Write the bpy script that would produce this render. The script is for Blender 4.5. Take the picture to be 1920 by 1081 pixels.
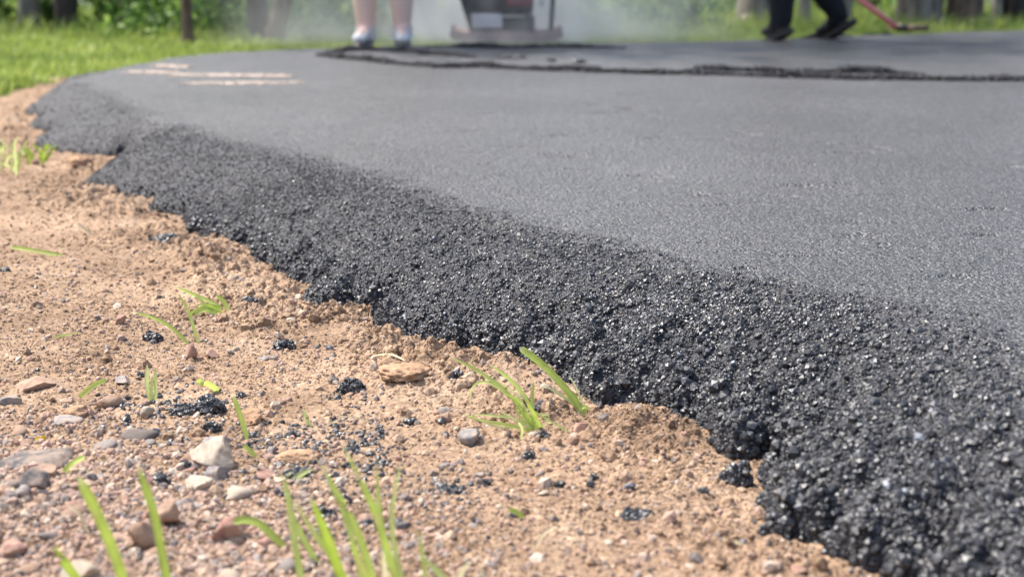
import bpy, bmesh, math, random
import numpy as np
from mathutils import Vector, Matrix
random.seed(7); RNG = np.random.default_rng(11)
S = bpy.context.scene; COL = S.collection
for o in list(bpy.data.objects): bpy.data.objects.remove(o)

# ------------------------------------------------------------ camera, world, sun, exposure
F_PX, PITCH, CAM_H = 2773.0, math.radians(12.2), 0.35
cam = bpy.data.cameras.new("camera"); camo = bpy.data.objects.new("camera", cam); COL.objects.link(camo)
cam.sensor_width = 36; cam.lens = F_PX/1920*36; cam.clip_start = 0.02; cam.clip_end = 2000
camo.location = (0, 0, CAM_H); camo.rotation_euler = (math.pi/2-PITCH, 0, 0)
cam.dof.use_dof = True; cam.dof.focus_distance = 1.72; cam.dof.aperture_fstop = 6.0
S.camera = camo
SUN_EL, SUN_AZ = math.radians(58), math.radians(-64)      # azimuth from +Y towards +X
w = bpy.data.worlds.new("World"); S.world = w; w.use_nodes = True
wt = w.node_tree; sky = wt.nodes.new('ShaderNodeTexSky'); sky.sky_type = 'NISHITA'; sky.sun_disc = False
sky.sun_elevation = SUN_EL; sky.sun_rotation = SUN_AZ; sky.air_density = 1.0; sky.dust_density = 3.5
wt.links.new(sky.outputs[0], wt.nodes['Background'].inputs[0]); wt.nodes['Background'].inputs[1].default_value = 0.15
sl = bpy.data.lights.new("sun", 'SUN'); sl.energy = 3.6; sl.angle = math.radians(1.5); sl.color = (1, .955, .89)
so = bpy.data.objects.new("sun", sl); COL.objects.link(so)
sd = Vector((math.sin(SUN_AZ)*math.cos(SUN_EL), math.cos(SUN_AZ)*math.cos(SUN_EL), math.sin(SUN_EL)))
so.rotation_euler = sd.to_track_quat('Z', 'Y').to_euler()
S.view_settings.view_transform = 'Standard'; S.view_settings.look = 'None'
S.view_settings.gamma = 1; S.view_settings.exposure = 0.95
S.cycles.max_bounces = 6; S.cycles.diffuse_bounces = 3; S.cycles.glossy_bounces = 3
S.cycles.volume_step_rate = 1.0; S.cycles.volume_bounces = 1; S.cycles.use_denoising = True

# ------------------------------------------------------------ helpers
cp, sp = math.cos(PITCH), math.sin(PITCH)
def P(px, py, z=0.0):
    x = (px-960)/F_PX; y = -(py-540)/F_PX
    d = (x, cp+y*sp, -sp+y*cp); t = (z-CAM_H)/d[2]
    return (d[0]*t, d[1]*t)
def tag(o, label=None, cat=None, group=None, kind=None):
    for k, v in (('label', label), ('category', cat), ('group', group), ('kind', kind)):
        if v: o[k] = v
    return o
def empty(name, loc=(0, 0, 0), rz=0):
    o = bpy.data.objects.new(name, None); COL.objects.link(o); o.location = loc; o.rotation_euler = (0, 0, rz)
    o.empty_display_size = .05; return o
def link(name, me, parent=None, loc=None):
    o = bpy.data.objects.new(name, me); COL.objects.link(o)
    if parent: o.parent = parent
    if loc is not None: o.location = loc
    return o
def npmesh(name, V, F, mat, smooth=False, tint=None, attr=None, fmat=None):
    """V (n,3), F (m,3 or 4) or list of both"""
    me = bpy.data.meshes.new(name); V = np.asarray(V, np.float32)
    Fs = [np.asarray(f, np.int32) for f in (F if isinstance(F, list) else [F]) if len(f)]
    me.vertices.add(len(V)); me.vertices.foreach_set('co', V.ravel())
    nl = sum(f.size for f in Fs); npoly = sum(len(f) for f in Fs)
    me.loops.add(nl); me.loops.foreach_set('vertex_index', np.concatenate([f.ravel() for f in Fs]))
    tot = np.concatenate([np.full(len(f), f.shape[1], np.int32) for f in Fs])
    me.polygons.add(npoly); st = np.concatenate([[0], np.cumsum(tot)[:-1]]).astype(np.int32)
    me.polygons.foreach_set('loop_start', st)
    sm = np.full(npoly, smooth) if isinstance(smooth, bool) else np.asarray(smooth)
    me.polygons.foreach_set('use_smooth', sm)
    me.update(calc_edges=True)
    for m in (mat if isinstance(mat, (list, tuple)) else [mat]): me.materials.append(m)
    if fmat is not None: me.polygons.foreach_set('material_index', fmat)
    for nm, arr in (('tint', tint), *(attr or {}).items()):
        if arr is not None:
            a = me.attributes.new(nm, 'FLOAT', 'POINT'); a.data.foreach_set('value', np.asarray(arr, np.float32))
    return me
def _h(ix, iy, seed):
    h = (ix.astype(np.int64)*374761393 + iy.astype(np.int64)*668265263 + seed*974711) & 0xffffffff
    h = ((h ^ (h >> 13))*1274126177) & 0xffffffff
    h = ((h ^ (h >> 15))*2246822519) & 0xffffffff
    return (h ^ (h >> 16)) & 0xffffffff
def perlin(x, y, seed=0):
    x = np.asarray(x, np.float64); y = np.asarray(y, np.float64)
    xi = np.floor(x); yi = np.floor(y); xf = x-xi; yf = y-yi
    u = xf**3*(xf*(xf*6-15)+10); v = yf**3*(yf*(yf*6-15)+10)
    def g(ax, ay):
        a = _h(xi+ax, yi+ay, seed)/4294967296.0*6.2831853
        return np.cos(a)*(xf-ax)+np.sin(a)*(yf-ay)
    a = g(0, 0); b = g(1, 0); c = g(0, 1); d = g(1, 1)
    return ((a+(b-a)*u)*(1-v)+(c+(d-c)*u)*v)*1.5
def fbm(x, y, n=3, seed=0, gain=.5):
    s = 0; a = 1
    for i in range(n): s = s+a*perlin(x*2**i+i*17.3, y*2**i-i*9.1, seed+i); a *= gain
    return s
def worley(x, y, seed=0):
    x = np.asarray(x, np.float64); y = np.asarray(y, np.float64)
    xi = np.floor(x); yi = np.floor(y); best = np.full(x.shape, 9.0); cid = np.zeros(x.shape)
    for ax in (-1, 0, 1):
        for ay in (-1, 0, 1):
            h = _h(xi+ax, yi+ay, seed); px = xi+ax+(h & 0xffff)/65536.; py = yi+ay+(h >> 16)/65536.
            d = (px-x)**2+(py-y)**2; m = d < best
            best = np.where(m, d, best); cid = np.where(m, (h % 1009)/1009., cid)
    return np.sqrt(best), cid
def sdist(x, y, poly):
    """signed distance, positive inside the closed polygon"""
    x = np.asarray(x, np.float32); y = np.asarray(y, np.float32)
    best = np.full(x.shape, 1e9, np.float32); ins = np.zeros(x.shape, bool); n = len(poly)
    for i in range(n):
        ax, ay = poly[i]; bx, by = poly[(i+1) % n]; dx, dy = bx-ax, by-ay
        t = np.clip(((x-ax)*dx+(y-ay)*dy)/(dx*dx+dy*dy+1e-12), 0, 1)
        d = (x-ax-t*dx)**2+(y-ay-t*dy)**2; best = np.minimum(best, d)
        if ay != by:
            c = ((ay > y) != (by > y)) & (x < (bx-ax)*(y-ay)/(by-ay)+ax); ins ^= c
    d = np.sqrt(best); return np.where(ins, d, -d)
def sstep(a, b, x):
    t = np.clip((x-a)/(b-a), 0, 1); return t*t*(3-2*t)

# ------------------------------------------------------------ materials
def new_mat(name):
    m = bpy.data.materials.new(name); m.use_nodes = True; return m, m.node_tree, m.node_tree.nodes['Principled BSDF']
def N(nt, t, **k):
    n = nt.nodes.new(t)
    for a, b in k.items():
        if a.startswith('i_'): n.inputs[a[2:].replace('_', ' ')].default_value = b
        else: setattr(n, a, b)
    return n
def ramp(nt, src, stops, interp='LINEAR'):
    r = N(nt, 'ShaderNodeValToRGB'); r.color_ramp.interpolation = interp; e = r.color_ramp.elements
    while len(e) < len(stops): e.new(.5)
    for i, (p, c) in enumerate(stops):
        e[i].position = p; e[i].color = (*c, 1) if len(c) == 3 else c
    nt.links.new(src, r.inputs[0]); return r.outputs[0]
def mixc(nt, fac, a, b, typ='MIX'):
    m = N(nt, 'ShaderNodeMix', data_type='RGBA', blend_type=typ)
    for i, v in ((0, fac), (6, a), (7, b)):
        if hasattr(v, 'default_value'): nt.links.new(v, m.inputs[i])
        else: m.inputs[i].default_value = v if i == 0 else (*v, 1)
    return m.outputs[2]
def mth(nt, op, a, b=0.0, c=0.0, clamp=False):
    m = N(nt, 'ShaderNodeMath', operation=op, use_clamp=clamp)
    for i, v in enumerate((a, b, c)):
        if hasattr(v, 'default_value'): nt.links.new(v, m.inputs[i])
        else: m.inputs[i].default_value = v
    return m.outputs[0]
def noise(nt, vec, scale, detail=3, rough=.5, out=0):
    n = N(nt, 'ShaderNodeTexNoise'); n.inputs['Scale'].default_value = scale; n.inputs['Detail'].default_value = detail
    n.inputs['Roughness'].default_value = rough; nt.links.new(vec, n.inputs['Vector']); return n.outputs[out]
def voro(nt, vec, scale, feature='F1', out='Distance'):
    n = N(nt, 'ShaderNodeTexVoronoi', feature=feature); n.inputs['Scale'].default_value = scale
    nt.links.new(vec, n.inputs['Vector']); return n.outputs[out]
def objco(nt): return N(nt, 'ShaderNodeTexCoord').outputs['Object']
def bump(nt, h, dist, strength, bsdf, prev=None):
    b = N(nt, 'ShaderNodeBump'); b.inputs['Distance'].default_value = dist; b.inputs['Strength'].default_value = strength
    nt.links.new(h, b.inputs['Height'])
    if prev: nt.links.new(prev, b.inputs['Normal'])
    nt.links.new(b.outputs[0], bsdf.inputs['Normal']); return b.outputs[0]
def attr(nt, name): return N(nt, 'ShaderNodeAttribute', attribute_name=name).outputs['Fac']
def L(nt, a, b): nt.links.new(a, b)

def asphalt_mat(name, top):
    m, nt, b = new_mat(name); co = objco(nt); t = attr(nt, 'tint')
    rnd = N(nt, 'ShaderNodeSeparateColor'); L(nt, voro(nt, co, 330, out='Color'), rnd.inputs[0])
    if top:
        c = ramp(nt, rnd.outputs[0], [(0, (.022, .022, .023)), (.6, (.090, .088, .092)), (.93, (.18, .176, .180)), (1, (.42, .41, .38))])
        cs = ramp(nt, rnd.outputs[0], [(0, (.009, .009, .011)), (.6, (.024, .024, .029)), (.95, (.048, .048, .056)), (1, (.11, .11, .12))])
        big = noise(nt, co, 3.0, 4, .6)
        c = mixc(nt, mth(nt, 'MULTIPLY', big, .5), c, (.112, .108, .113))
        pit = ramp(nt, voro(nt, co, 330), [(.45, (1, 1, 1)), (.75, (.25, .25, .25))])  # gaps between grains darkened: painted occlusion as well as dark binder
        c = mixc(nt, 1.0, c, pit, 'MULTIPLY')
        c = mixc(nt, 1.0, c, ramp(nt, noise(nt, co, 1.1, 5, .6), [(.35, (.78, .78, .78)), (.65, (1.12, 1.12, 1.12))]), 'MULTIPLY')
        c = mixc(nt, t, c, cs)
        L(nt, c, b.inputs['Base Color'])
        L(nt, mth(nt, 'MULTIPLY_ADD', rnd.outputs[1], .25, mth(nt, 'MULTIPLY_ADD', t, .16, .33)), b.inputs['Roughness'])
        v1 = voro(nt, co, 330); v2 = voro(nt, co, 150); n1 = noise(nt, co, 60, 4, .6)
        h = mth(nt, 'ADD', mth(nt, 'MULTIPLY', v1, -.7), mth(nt, 'ADD', mth(nt, 'MULTIPLY', v2, -.8), mth(nt, 'MULTIPLY', n1, 1.2)))
        bump(nt, h, .0035, .9, b)
        b.inputs['Specular IOR Level'].default_value = .6
    else:
        c = ramp(nt, t, [(0, (.004, .004, .005)), (.5, (.013, .013, .016)), (.93, (.045, .046, .054)), (1, (.18, .19, .22))])
        L(nt, c, b.inputs['Base Color'])
        L(nt, mth(nt, 'MULTIPLY_ADD', rnd.outputs[1], .25, .29), b.inputs['Roughness'])
        bump(nt, noise(nt, co, 900, 2), .0006, .7, b)
        b.inputs['Specular IOR Level'].default_value = .95
    return m
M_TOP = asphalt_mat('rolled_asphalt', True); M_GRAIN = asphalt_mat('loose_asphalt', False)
def slope_mat():
    m, nt, b = new_mat('compacted_slope'); co = objco(nt); rnd = N(nt, 'ShaderNodeSeparateColor'); L(nt, voro(nt, co, 330, out='Color'), rnd.inputs[0])
    c = ramp(nt, rnd.outputs[0], [(0, (.009, .009, .011)), (.6, (.024, .024, .029)), (.95, (.048, .048, .056)), (1, (.11, .11, .12))])
    c = mixc(nt, 1.0, c, ramp(nt, noise(nt, co, 9, 5, .65), [(.35, (.6, .6, .6)), (.65, (1.25, 1.25, 1.25))]), 'MULTIPLY')
    L(nt, c, b.inputs['Base Color']); L(nt, mth(nt, 'MULTIPLY_ADD', rnd.outputs[1], .2, .52), b.inputs['Roughness']); b.inputs['Specular IOR Level'].default_value = .45
    h = mth(nt, 'ADD', mth(nt, 'MULTIPLY', voro(nt, co, 300), -.8), mth(nt, 'MULTIPLY', noise(nt, co, 90, 4, .65), 1.3)); bump(nt, h, .004, .9, b); return m
M_SLOPE = slope_mat()

def soil_mat():
    m, nt, b = new_mat('soil'); co = objco(nt); t = attr(nt, 'tint'); lw = attr(nt, 'lawn'); ff = attr(nt, 'forest')
    c = ramp(nt, noise(nt, co, 9, 5, .65), [(.3, (.228, .152, .098)), (.45, (.340, .233, .154)), (.6, (.396, .280, .191)), (.75, (.475, .360, .260))])
    c = mixc(nt, 1.0, c, ramp(nt, noise(nt, co, 2.6, 4, .6), [(.35, (.70, .68, .66)), (.6, (.98, .97, .96))]), 'MULTIPLY')
    c2 = ramp(nt, noise(nt, co, 130, 3, .6), [(.3, (.55, .5, .47)), (.5, (1, 1, 1)), (.72, (1.22, 1.2, 1.18))])
    c = mixc(nt, 1.0, c, c2, 'MULTIPLY')
    vr = N(nt, 'ShaderNodeSeparateColor'); L(nt, voro(nt, co, 260, out='Color'), vr.inputs[0])
    sp_ = ramp(nt, vr.outputs[0], [(0, (.45, .42, .42)), (.05, (.95, .95, .95)), (.9, (1.05, 1.05, 1.05)), (.95, (1.5, 1.52, 1.5)), (1, (1.7, 1.7, 1.65))], 'CONSTANT')
    c = mixc(nt, .7, c, sp_, 'MULTIPLY')
    tc = N(nt, 'ShaderNodeCombineColor')
    for i in range(3): L(nt, t, tc.inputs[i])
    c = mixc(nt, 1.0, c, tc.outputs[0], 'MULTIPLY')
    g = ramp(nt, noise(nt, co, 6, 4), [(.3, (.035, .07, .015)), (.7, (.10, .14, .03))])
    c = mixc(nt, lw, c, g)
    f = ramp(nt, noise(nt, co, 3, 5), [(.3, (.018, .03, .010)), (.55, (.05, .07, .02)), (.75, (.11, .085, .05))])
    c = mixc(nt, ff, c, f); L(nt, c, b.inputs['Base Color'])
    b.inputs['Roughness'].default_value = .92; b.inputs['Specular IOR Level'].default_value = .2
    h = mth(nt, 'ADD', noise(nt, co, 420, 4, .6), mth(nt, 'MULTIPLY', voro(nt, co, 260), -.6))
    bump(nt, h, .0022, .75, b)
    return m
M_SOIL = soil_mat()

def stone_mat(name, lo, hi, tinted=False, rough=.8):
    m, nt, b = new_mat(name); co = objco(nt)
    oi = N(nt, 'ShaderNodeObjectInfo').outputs['Random']
    src = attr(nt, 'tint') if tinted else oi
    if tinted:
        c = ramp(nt, src, [(0, (.10, .09, .09)), (.2, (.22, .19, .18)), (.4, (.34, .22, .16)), (.6, (.42, .29, .20)), (.8, (.36, .21, .17)), (1, (.58, .50, .40))])
    else: c = mixc(nt, oi, lo, hi)
    c = mixc(nt, 1.0, c, ramp(nt, noise(nt, co, 120, 5, .7), [(.3, (.6, .6, .6)), (.5, (1, 1, 1)), (.7, (1.35, 1.33, 1.3))]), 'MULTIPLY')
    dust = ramp(nt, noise(nt, co, 90, 5, .7), [(.42, (0, 0, 0)), (.58, (1, 1, 1))])
    c = mixc(nt, mth(nt, 'MULTIPLY', dust, .55), c, (.40, .28, .19))
    L(nt, c, b.inputs['Base Color']); b.inputs['Roughness'].default_value = rough
    bump(nt, noise(nt, co, 500, 4, .65), .0012, .6, b); return m
M_ST = {'grey': stone_mat('grey_stone', (.17, .165, .17), (.26, .25, .25)),
        'dark': stone_mat('dark_stone', (.07, .07, .075), (.13, .125, .13)),
        'brown': stone_mat('brown_stone', (.25, .15, .10), (.36, .23, .16)),
        'red': stone_mat('red_stone', (.27, .13, .10), (.40, .22, .17)),
        'pale': stone_mat('pale_stone', (.36, .30, .23), (.50, .43, .34))}
M_GRAVEL = stone_mat('gravel', 0, 0, True)
def simple(name, col, rough=.6, spec=.5, var=.25, sc=30, metal=0, bmp=0):
    m, nt, b = new_mat(name); co = objco(nt)
    c = mixc(nt, 1.0, col, ramp(nt, noise(nt, co, sc, 4, .6), [(.3, (1-var,)*3), (.7, (1+var,)*3)]), 'MULTIPLY')
    L(nt, c, b.inputs['Base Color']); b.inputs['Roughness'].default_value = rough; b.inputs['Metallic'].default_value = metal
    b.inputs['Specular IOR Level'].default_value = spec
    if bmp: bump(nt, noise(nt, co, sc*4, 4, .6), bmp, .6, b)
    return m
def leafy(name, cols, trans=.35, rough=.55, vein=False):
    m, nt, b = new_mat(name); t = attr(nt, 'tint'); co = objco(nt)
    c = ramp(nt, t, [(i/(len(cols)-1), c) for i, c in enumerate(cols)])
    c = mixc(nt, 1.0, c, ramp(nt, noise(nt, co, 40, 3), [(.3, (.8,)*3), (.7, (1.2,)*3)]), 'MULTIPLY')
    if vein:
        vv = attr(nt, 'vein'); c = mixc(nt, 1.0, c, ramp(nt, vv, [(0, (.72, .75, .6)), (.12, (1, 1, 1)), (.40, (.88, .92, .85)), (.5, (1.35, 1.25, 1.5)), (.60, (.88, .92, .85)), (.88, (1, 1, 1)), (1, (.72, .75, .6))]), 'MULTIPLY')
        c = mixc(nt, mth(nt, 'MULTIPLY', ramp(nt, noise(nt, co, 60, 3), [(.60, (0, 0, 0)), (.70, (1, 1, 1))]), .6), c, (.62, .52, .25))
    L(nt, c, b.inputs['Base Color']); b.inputs['Roughness'].default_value = rough
    b.inputs['Specular IOR Level'].default_value = .6
    tr = N(nt, 'ShaderNodeBsdfTranslucent'); L(nt, c, tr.inputs[0]); mx = N(nt, 'ShaderNodeMixShader')
    mx.inputs[0].default_value = trans; L(nt, b.outputs[0], mx.inputs[1]); L(nt, tr.outputs[0], mx.inputs[2])
    L(nt, mx.outputs[0], nt.nodes['Material Output'].inputs['Surface']); return m
M_BLADE = leafy('grass_blade', [(.24, .40, .03), (.44, .58, .08), (.60, .70, .22), (.76, .74, .46)], .45, vein=True)
M_LAWN = leafy('lawn_grass', [(.20, .28, .05), (.36, .44, .09), (.50, .56, .15)])
M_LEAF = leafy('leaves', [(.03, .075, .012), (.09, .19, .03), (.22, .34, .06), (.36, .48, .11)], .4)
M_STRAW = leafy('dry_straw', [(.55, .42, .22), (.70, .58, .36), (.78, .70, .48)], .2)

# ------------------------------------------------------------ road outline
ZS = -0.095
toe_px = [(1650, 1078), (1590, 1062), (1545, 1030), (1490, 1012), (1442, 985), (1428, 930), (1424, 885), (1446, 858), (1425, 862),
 (1405, 880), (1352, 855), (1335, 815), (1290, 800), (1262, 785), (1200, 772), (1100, 766), (1070, 735), (1030, 722), (960, 690), (870, 668),
 (800, 652), (745, 636), (700, 612), (684, 600), (718, 584), (660, 582), (600, 590), (566, 575), (598, 548), (545, 540), (548, 522), (492, 506), (468, 488),
 (475, 478), (430, 470), (385, 452), (350, 436), (350, 412), (280, 406), (283, 385), (232, 380), (192, 368), (160, 352), (190, 330), (237, 299), (200, 302), (150, 294), (90, 290),
 (62, 272), (108, 252), (52, 243), (80, 228), (48, 215), (75, 200), (100, 172), (128, 152)]
toe = [(1.3, -.6), (.62, .2), (.40, .72)]+[P(x, y, ZS) for x, y in toe_px]
crest_px = [(1920, 690), (1800, 610), (1620, 560), (1500, 545), (1290, 500), (1200, 470), (1040, 435), (830, 370), (620, 300), (500, 272), (400, 254),
 (330, 225), (250, 190), (190, 165), (148, 150)]
crest = [(1.6, -.6), (.95, .4), (.63, .86)]+[P(x, y, 0) for x, y in crest_px]
far_px = [(235, 126), (320, 109), (400, 100), (520, 93), (700, 87), (950, 83), (1200, 80), (1350, 77), (1480, 73), (1650, 66), (1780, 60), (1920, 56)]
far = [P(x, y, 0) for x, y in far_px]
tail_c = [(3.8, 8.95), (8, 9.7), (20, 9.5), (20, -.6)]
crest_poly = crest+far+tail_c
fo = []
for i, p in enumerate(far):   # offset the far toe outwards by 9 cm
    q = far[min(i+1, len(far)-1)]; r = far[max(i-1, 0)]; dx, dy = q[0]-r[0], q[1]-r[1]; l = math.hypot(dx, dy)
    fo.append((p[0]-dy/l*.09, p[1]+dx/l*.09))
toe_poly = toe+[(-1.70, 6.0)]+fo+[(3.8, 9.05), (8, 9.8), (20.1, 9.6), (20.1, -.6)]

WIND = [  # loose ridges of mix lying on the mat: pixel path, half width, height
 ([(600, 104), (640, 110), (740, 119), (830, 128), (900, 127), (1000, 131), (1120, 134), (1270, 140), (1400, 143), (1500, 146), (1640, 150), (1780, 151), (1925, 153), (2050, 156)], .034, .017),
 ([(598, 103), (640, 97), (700, 93), (770, 97), (830, 103), (890, 108)], .045, .016),
 ([(1262, 134), (1320, 133), (1400, 132), (1480, 135), (1560, 137), (1640, 137), (1735, 139)], .026, .019),
 ([(790, 89), (850, 88), (930, 90), (1010, 88.5), (1090, 90), (1170, 91)], .05, .014)]
WPTS = [[P(x, y, 0) for x, y in w_[0]] for w_ in WIND]

def polyd(x, y, pts):
    best = np.full(np.shape(x), 1e9)
    for (ax, ay), (bx, by) in zip(pts[:-1], pts[1:]):
        dx, dy = bx-ax, by-ay; t = np.clip(((x-ax)*dx+(y-ay)*dy)/(dx*dx+dy*dy), 0, 1); best = np.minimum(best, (x-ax-t*dx)**2+(y-ay-t*dy)**2)
    return np.sqrt(best)
GROOVES = [[P(*q) for q in ((1380, 246), (1500, 262), (1640, 280), (1760, 294), (1960, 318))], [P(*q) for q in ((1950, 112), (1850, 110), (1780, 103), (1755, 96), (1800, 84), (1880, 74))],
           [P(*q) for q in ((1180, 476), (1330, 512), (1500, 500), (1700, 520))], [P(*q) for q in ((1080, 205), (1200, 215), (1330, 232))]]
def edge_d(x, y):
    dt = sdist(x, y, toe_poly); near = np.clip(1.3-np.asarray(y)/8, .25, 1)
    dt = dt+fbm(x*28, y*28, 3, 5)*.011+fbm(x*130, y*130, 2, 9)*.004*near
    return dt
def asphalt_h(x, y, dt=None):
    x = np.asarray(x, float); y = np.asarray(y, float)
    if dt is None: dt = edge_d(x, y)
    dc = sdist(x, y, crest_poly)+fbm(x*9, y*9, 3, 31)*.022
    s = np.clip(dt/(dt-np.minimum(dc, 0)+1e-6), 0, 1)
    prof = np.where(dc >= 0, 1.0, .16+.84*np.sin(np.clip(s, 0, 1)*math.pi/2)**.88)
    lip = np.clip(dt/.012, 0, 1)**.5
    z = ZS-.004+(-ZS+.004)*prof*lip
    sl_ = np.where(dc < 0, 1-s*.55, np.clip(1-dc/.05, 0, 1)*.35)*lip          # looseness
    farf = np.clip(1-(y-1.6)/1.6, .22, 1)
    wl, _ = worley(x*24, y*24, 47)
    z += np.clip(1-dt/.14, 0, 1)*np.clip(dt/.01, 0, 1)*(dc < 0)*np.clip((3.4-y)/1.2, 0, 1)*(.5-wl)*.030*np.clip(1.3-(y-1.2)*.5, .3, 1)
    z += sl_*farf*(fbm(x*16, y*16, 3, 41)*.009+fbm(x*55, y*55, 2, 45)*.007*np.clip((4-y)/1.2, .1, 1))
    z += .0035*np.exp(-((dc+.004)/.012)**2)*(fbm(x*12, y*12, 2, 91)+.5)*farf
    z += sstep(0, .05, dc)*(fbm(x*2.2, y*2.2, 3, 51)*.0025+fbm(x*45, y*45, 2, 55)*.0004)
    for G_ in GROOVES:
        gd = -sdist(x, y, G_+G_[::-1]) if False else polyd(x, y, G_); z -= np.exp(-((gd+fbm(x*9, y*9, 2, 63)*.03)/.007)**2)*np.clip(fbm(x*11, y*11, 2, 64)+.25, 0, 1)*.007
    tears = np.clip(fbm(x*5, y*17, 3, 61)-.55, 0, 1)*sstep(.02, .2, dc)       # small open tears in the mat
    z -= tears*.014
    return z, dt, dc
MOUNDS = [(40, 385, .16, .022), (-60, 300, .12, .02), (370, 492, .07, .016), (200, 425, .10, .010), (690, 655, .07, .014), (820, 710, .08, .02),
          (610, 615, .06, .010), (1000, 730, .06, .014), (1230, 800, .06, .012), (30, 960, .09, .012), (450, 560, .08, .010), (150, 320, .05, .006)]
MP = [(*P(a, b, ZS), r, h) for a, b, r, h in MOUNDS]
def soil_h(x, y, dt=None, fine=True):
    x = np.asarray(x, float); y = np.asarray(y, float)
    if dt is None: dt = edge_d(x, y)
    do = -dt
    z = ZS+fbm(x*2.5, y*2.5, 2, 71)*.006*np.clip(3/np.maximum(y, 1), .3, 1)
    z = z+np.where(y > 4, np.clip((y-4)/3, 0, 1)*.012, 0)
    for mx, my, r, h in MP:
        z = z+h*np.exp(-((x-mx)**2+(y-my)**2)/(r*r))
    clod = np.exp(-((do-.055)/.07)**2)*sstep(-.45, .5, fbm(x*6, y*6, 2, 73)+.25)*np.clip((y-1.15)/.4, .35, 1)
    clod = clod+.75*sstep(.1, .7, fbm(x*3.1+5, y*3.1, 2, 77))*np.clip((y-1.5)/.6, 0, 1)
    z = z+clod*.006
    if fine:
        a, _ = worley(x*38+fbm(x*30, y*30, 2, 80)*.5, y*38, 81)
        b, _ = worley(x*95, y*95, 83)
        rid = 1-np.abs(fbm(x*22, y*22, 3, 87))
        z = z+clod*((.55-a)*.018+(rid-.8)*.010)+(.5-b)*(.0011+.005*np.clip(clod, 0, 1))+fbm(x*60, y*60, 3, 85, .6)*(.0015+.0035*np.clip(clod, 0, 1))
        c, _ = worley(x*230, y*230, 88); z = z+(.5-c)*.0013
    return z, dt, clod
def ground_z(x, y):
    x = np.atleast_1d(np.asarray(x, float)); y = np.atleast_1d(np.asarray(y, float))
    zs, dt, _ = soil_h(x, y); za, _, _ = asphalt_h(x, y, dt)
    return float(np.where(dt > 0, np.maximum(zs, za), zs)[0])

# ------------------------------------------------------------ sheets (density follows distance from the viewpoint area)
def grid(us, ys, base=.7):
    U, Y = np.meshgrid(us, ys); X = U*np.maximum(Y, base); return X, Y
def quads(ny, nx):
    i = np.arange(ny-1)[:, None]*nx+np.arange(nx-1)[None, :]
    return np.stack([i, i+1, i+nx+1, i+nx], -1).reshape(-1, 4)
def compact(V, F, extra):
    used = np.zeros(len(V), bool); used[F.ravel()] = True; mp = np.cumsum(used)-1
    return V[used], mp[F].astype(np.int32), [e[used] for e in extra]
ys = [.78]
while ys[-1] < 3.2: ys.append(ys[-1]*1.00155)
while ys[-1] < 6: ys.append(ys[-1]*1.0024)
while ys[-1] < 8: ys.append(ys[-1]*1.005)
us = np.arange(-.385, .386, .00085)
outer = np.array([.40, .43, .47, .53, .6, .7, .85, 1.05, 1.4, 2, 3, 5, 9])
us_all = np.concatenate([-outer[::-1], us, outer])
ys_far = ys+[ys[-1]*1.03**k for k in range(1, 40)]
while ys_far[-1] < 700: ys_far.append(ys_far[-1]*1.25)
ys_all = np.array([-30, -12, -5, -2, -.8, 0, .3, .5, .62, .7]+ys_far)

def lawn_mask(x, y, dt):
    do = -dt; wdt = np.clip(.40*(5.75-y)/1.4, .02, 3)
    return sstep(0, .06, do-wdt+fbm(x*7, y*7, 3, 99)*.06)*sstep(4.0, 4.5, y)
def forest_mask(x, y):
    return sstep(0, .8, y-(8.7+.32*(x+.5)*(x > -.5))+fbm(x*1.2, y*1.2, 2, 101)*.5)

# grains: icosahedra with jitter, merged in one mesh
_t = (1+5**.5)/2
ICO_V = np.array([(-1, _t, 0), (1, _t, 0), (-1, -_t, 0), (1, -_t, 0), (0, -1, _t), (0, 1, _t), (0, -1, -_t), (0, 1, -_t), (_t, 0, -1), (_t, 0, 1), (-_t, 0, -1), (-_t, 0, 1)])/math.sqrt(1+_t*_t)
ICO_F = np.array([(0, 11, 5), (0, 5, 1), (0, 1, 7), (0, 7, 10), (0, 10, 11), (1, 5, 9), (5, 11, 4), (11, 10, 2), (10, 7, 6), (7, 1, 8), (3, 9, 4), (3, 4, 2), (3, 2, 6), (3, 6, 8), (3, 8, 9), (4, 9, 5), (2, 4, 11), (6, 2, 10), (8, 6, 7), (9, 8, 1)])
def rand_rot(n, rng):
    q = rng.normal(size=(n, 4)); q /= np.linalg.norm(q, axis=1)[:, None]; a, b, c, d = q.T
    return np.stack([1-2*(c*c+d*d), 2*(b*c-a*d), 2*(b*d+a*c), 2*(b*c+a*d), 1-2*(b*b+d*d), 2*(c*d-a*b), 2*(b*d-a*c), 2*(c*d+a*b), 1-2*(b*b+c*c)], -1).reshape(n, 3, 3)
def grains(pos, size, rng, jit=.22, flat=.7):
    n = len(pos); v = ICO_V[None]*(1+rng.uniform(-jit, jit, (n, 12, 1)))
    v = v*rng.uniform(flat, 1.15, (n, 1, 3)); v = np.einsum('nij,nkj->nki', rand_rot(n, rng), v)*size[:, None, None]
    V = (v+pos[:, None, :]).reshape(-1, 3); F = (ICO_F[None]+(np.arange(n)*12)[:, None, None]).reshape(-1, 3)
    return V, F

def scatter(n, y0, y1, rng, umax=.385, power=1.0):
    """points whose density falls with distance"""
    k = rng.random(n); y = y0*(y1/y0)**k if power == 1 else (y0**(1-power)+(k*(y1**(1-power)-y0**(1-power))))**(1/(1-power))
    return rng.uniform(-umax, umax, n)*y, y

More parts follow.
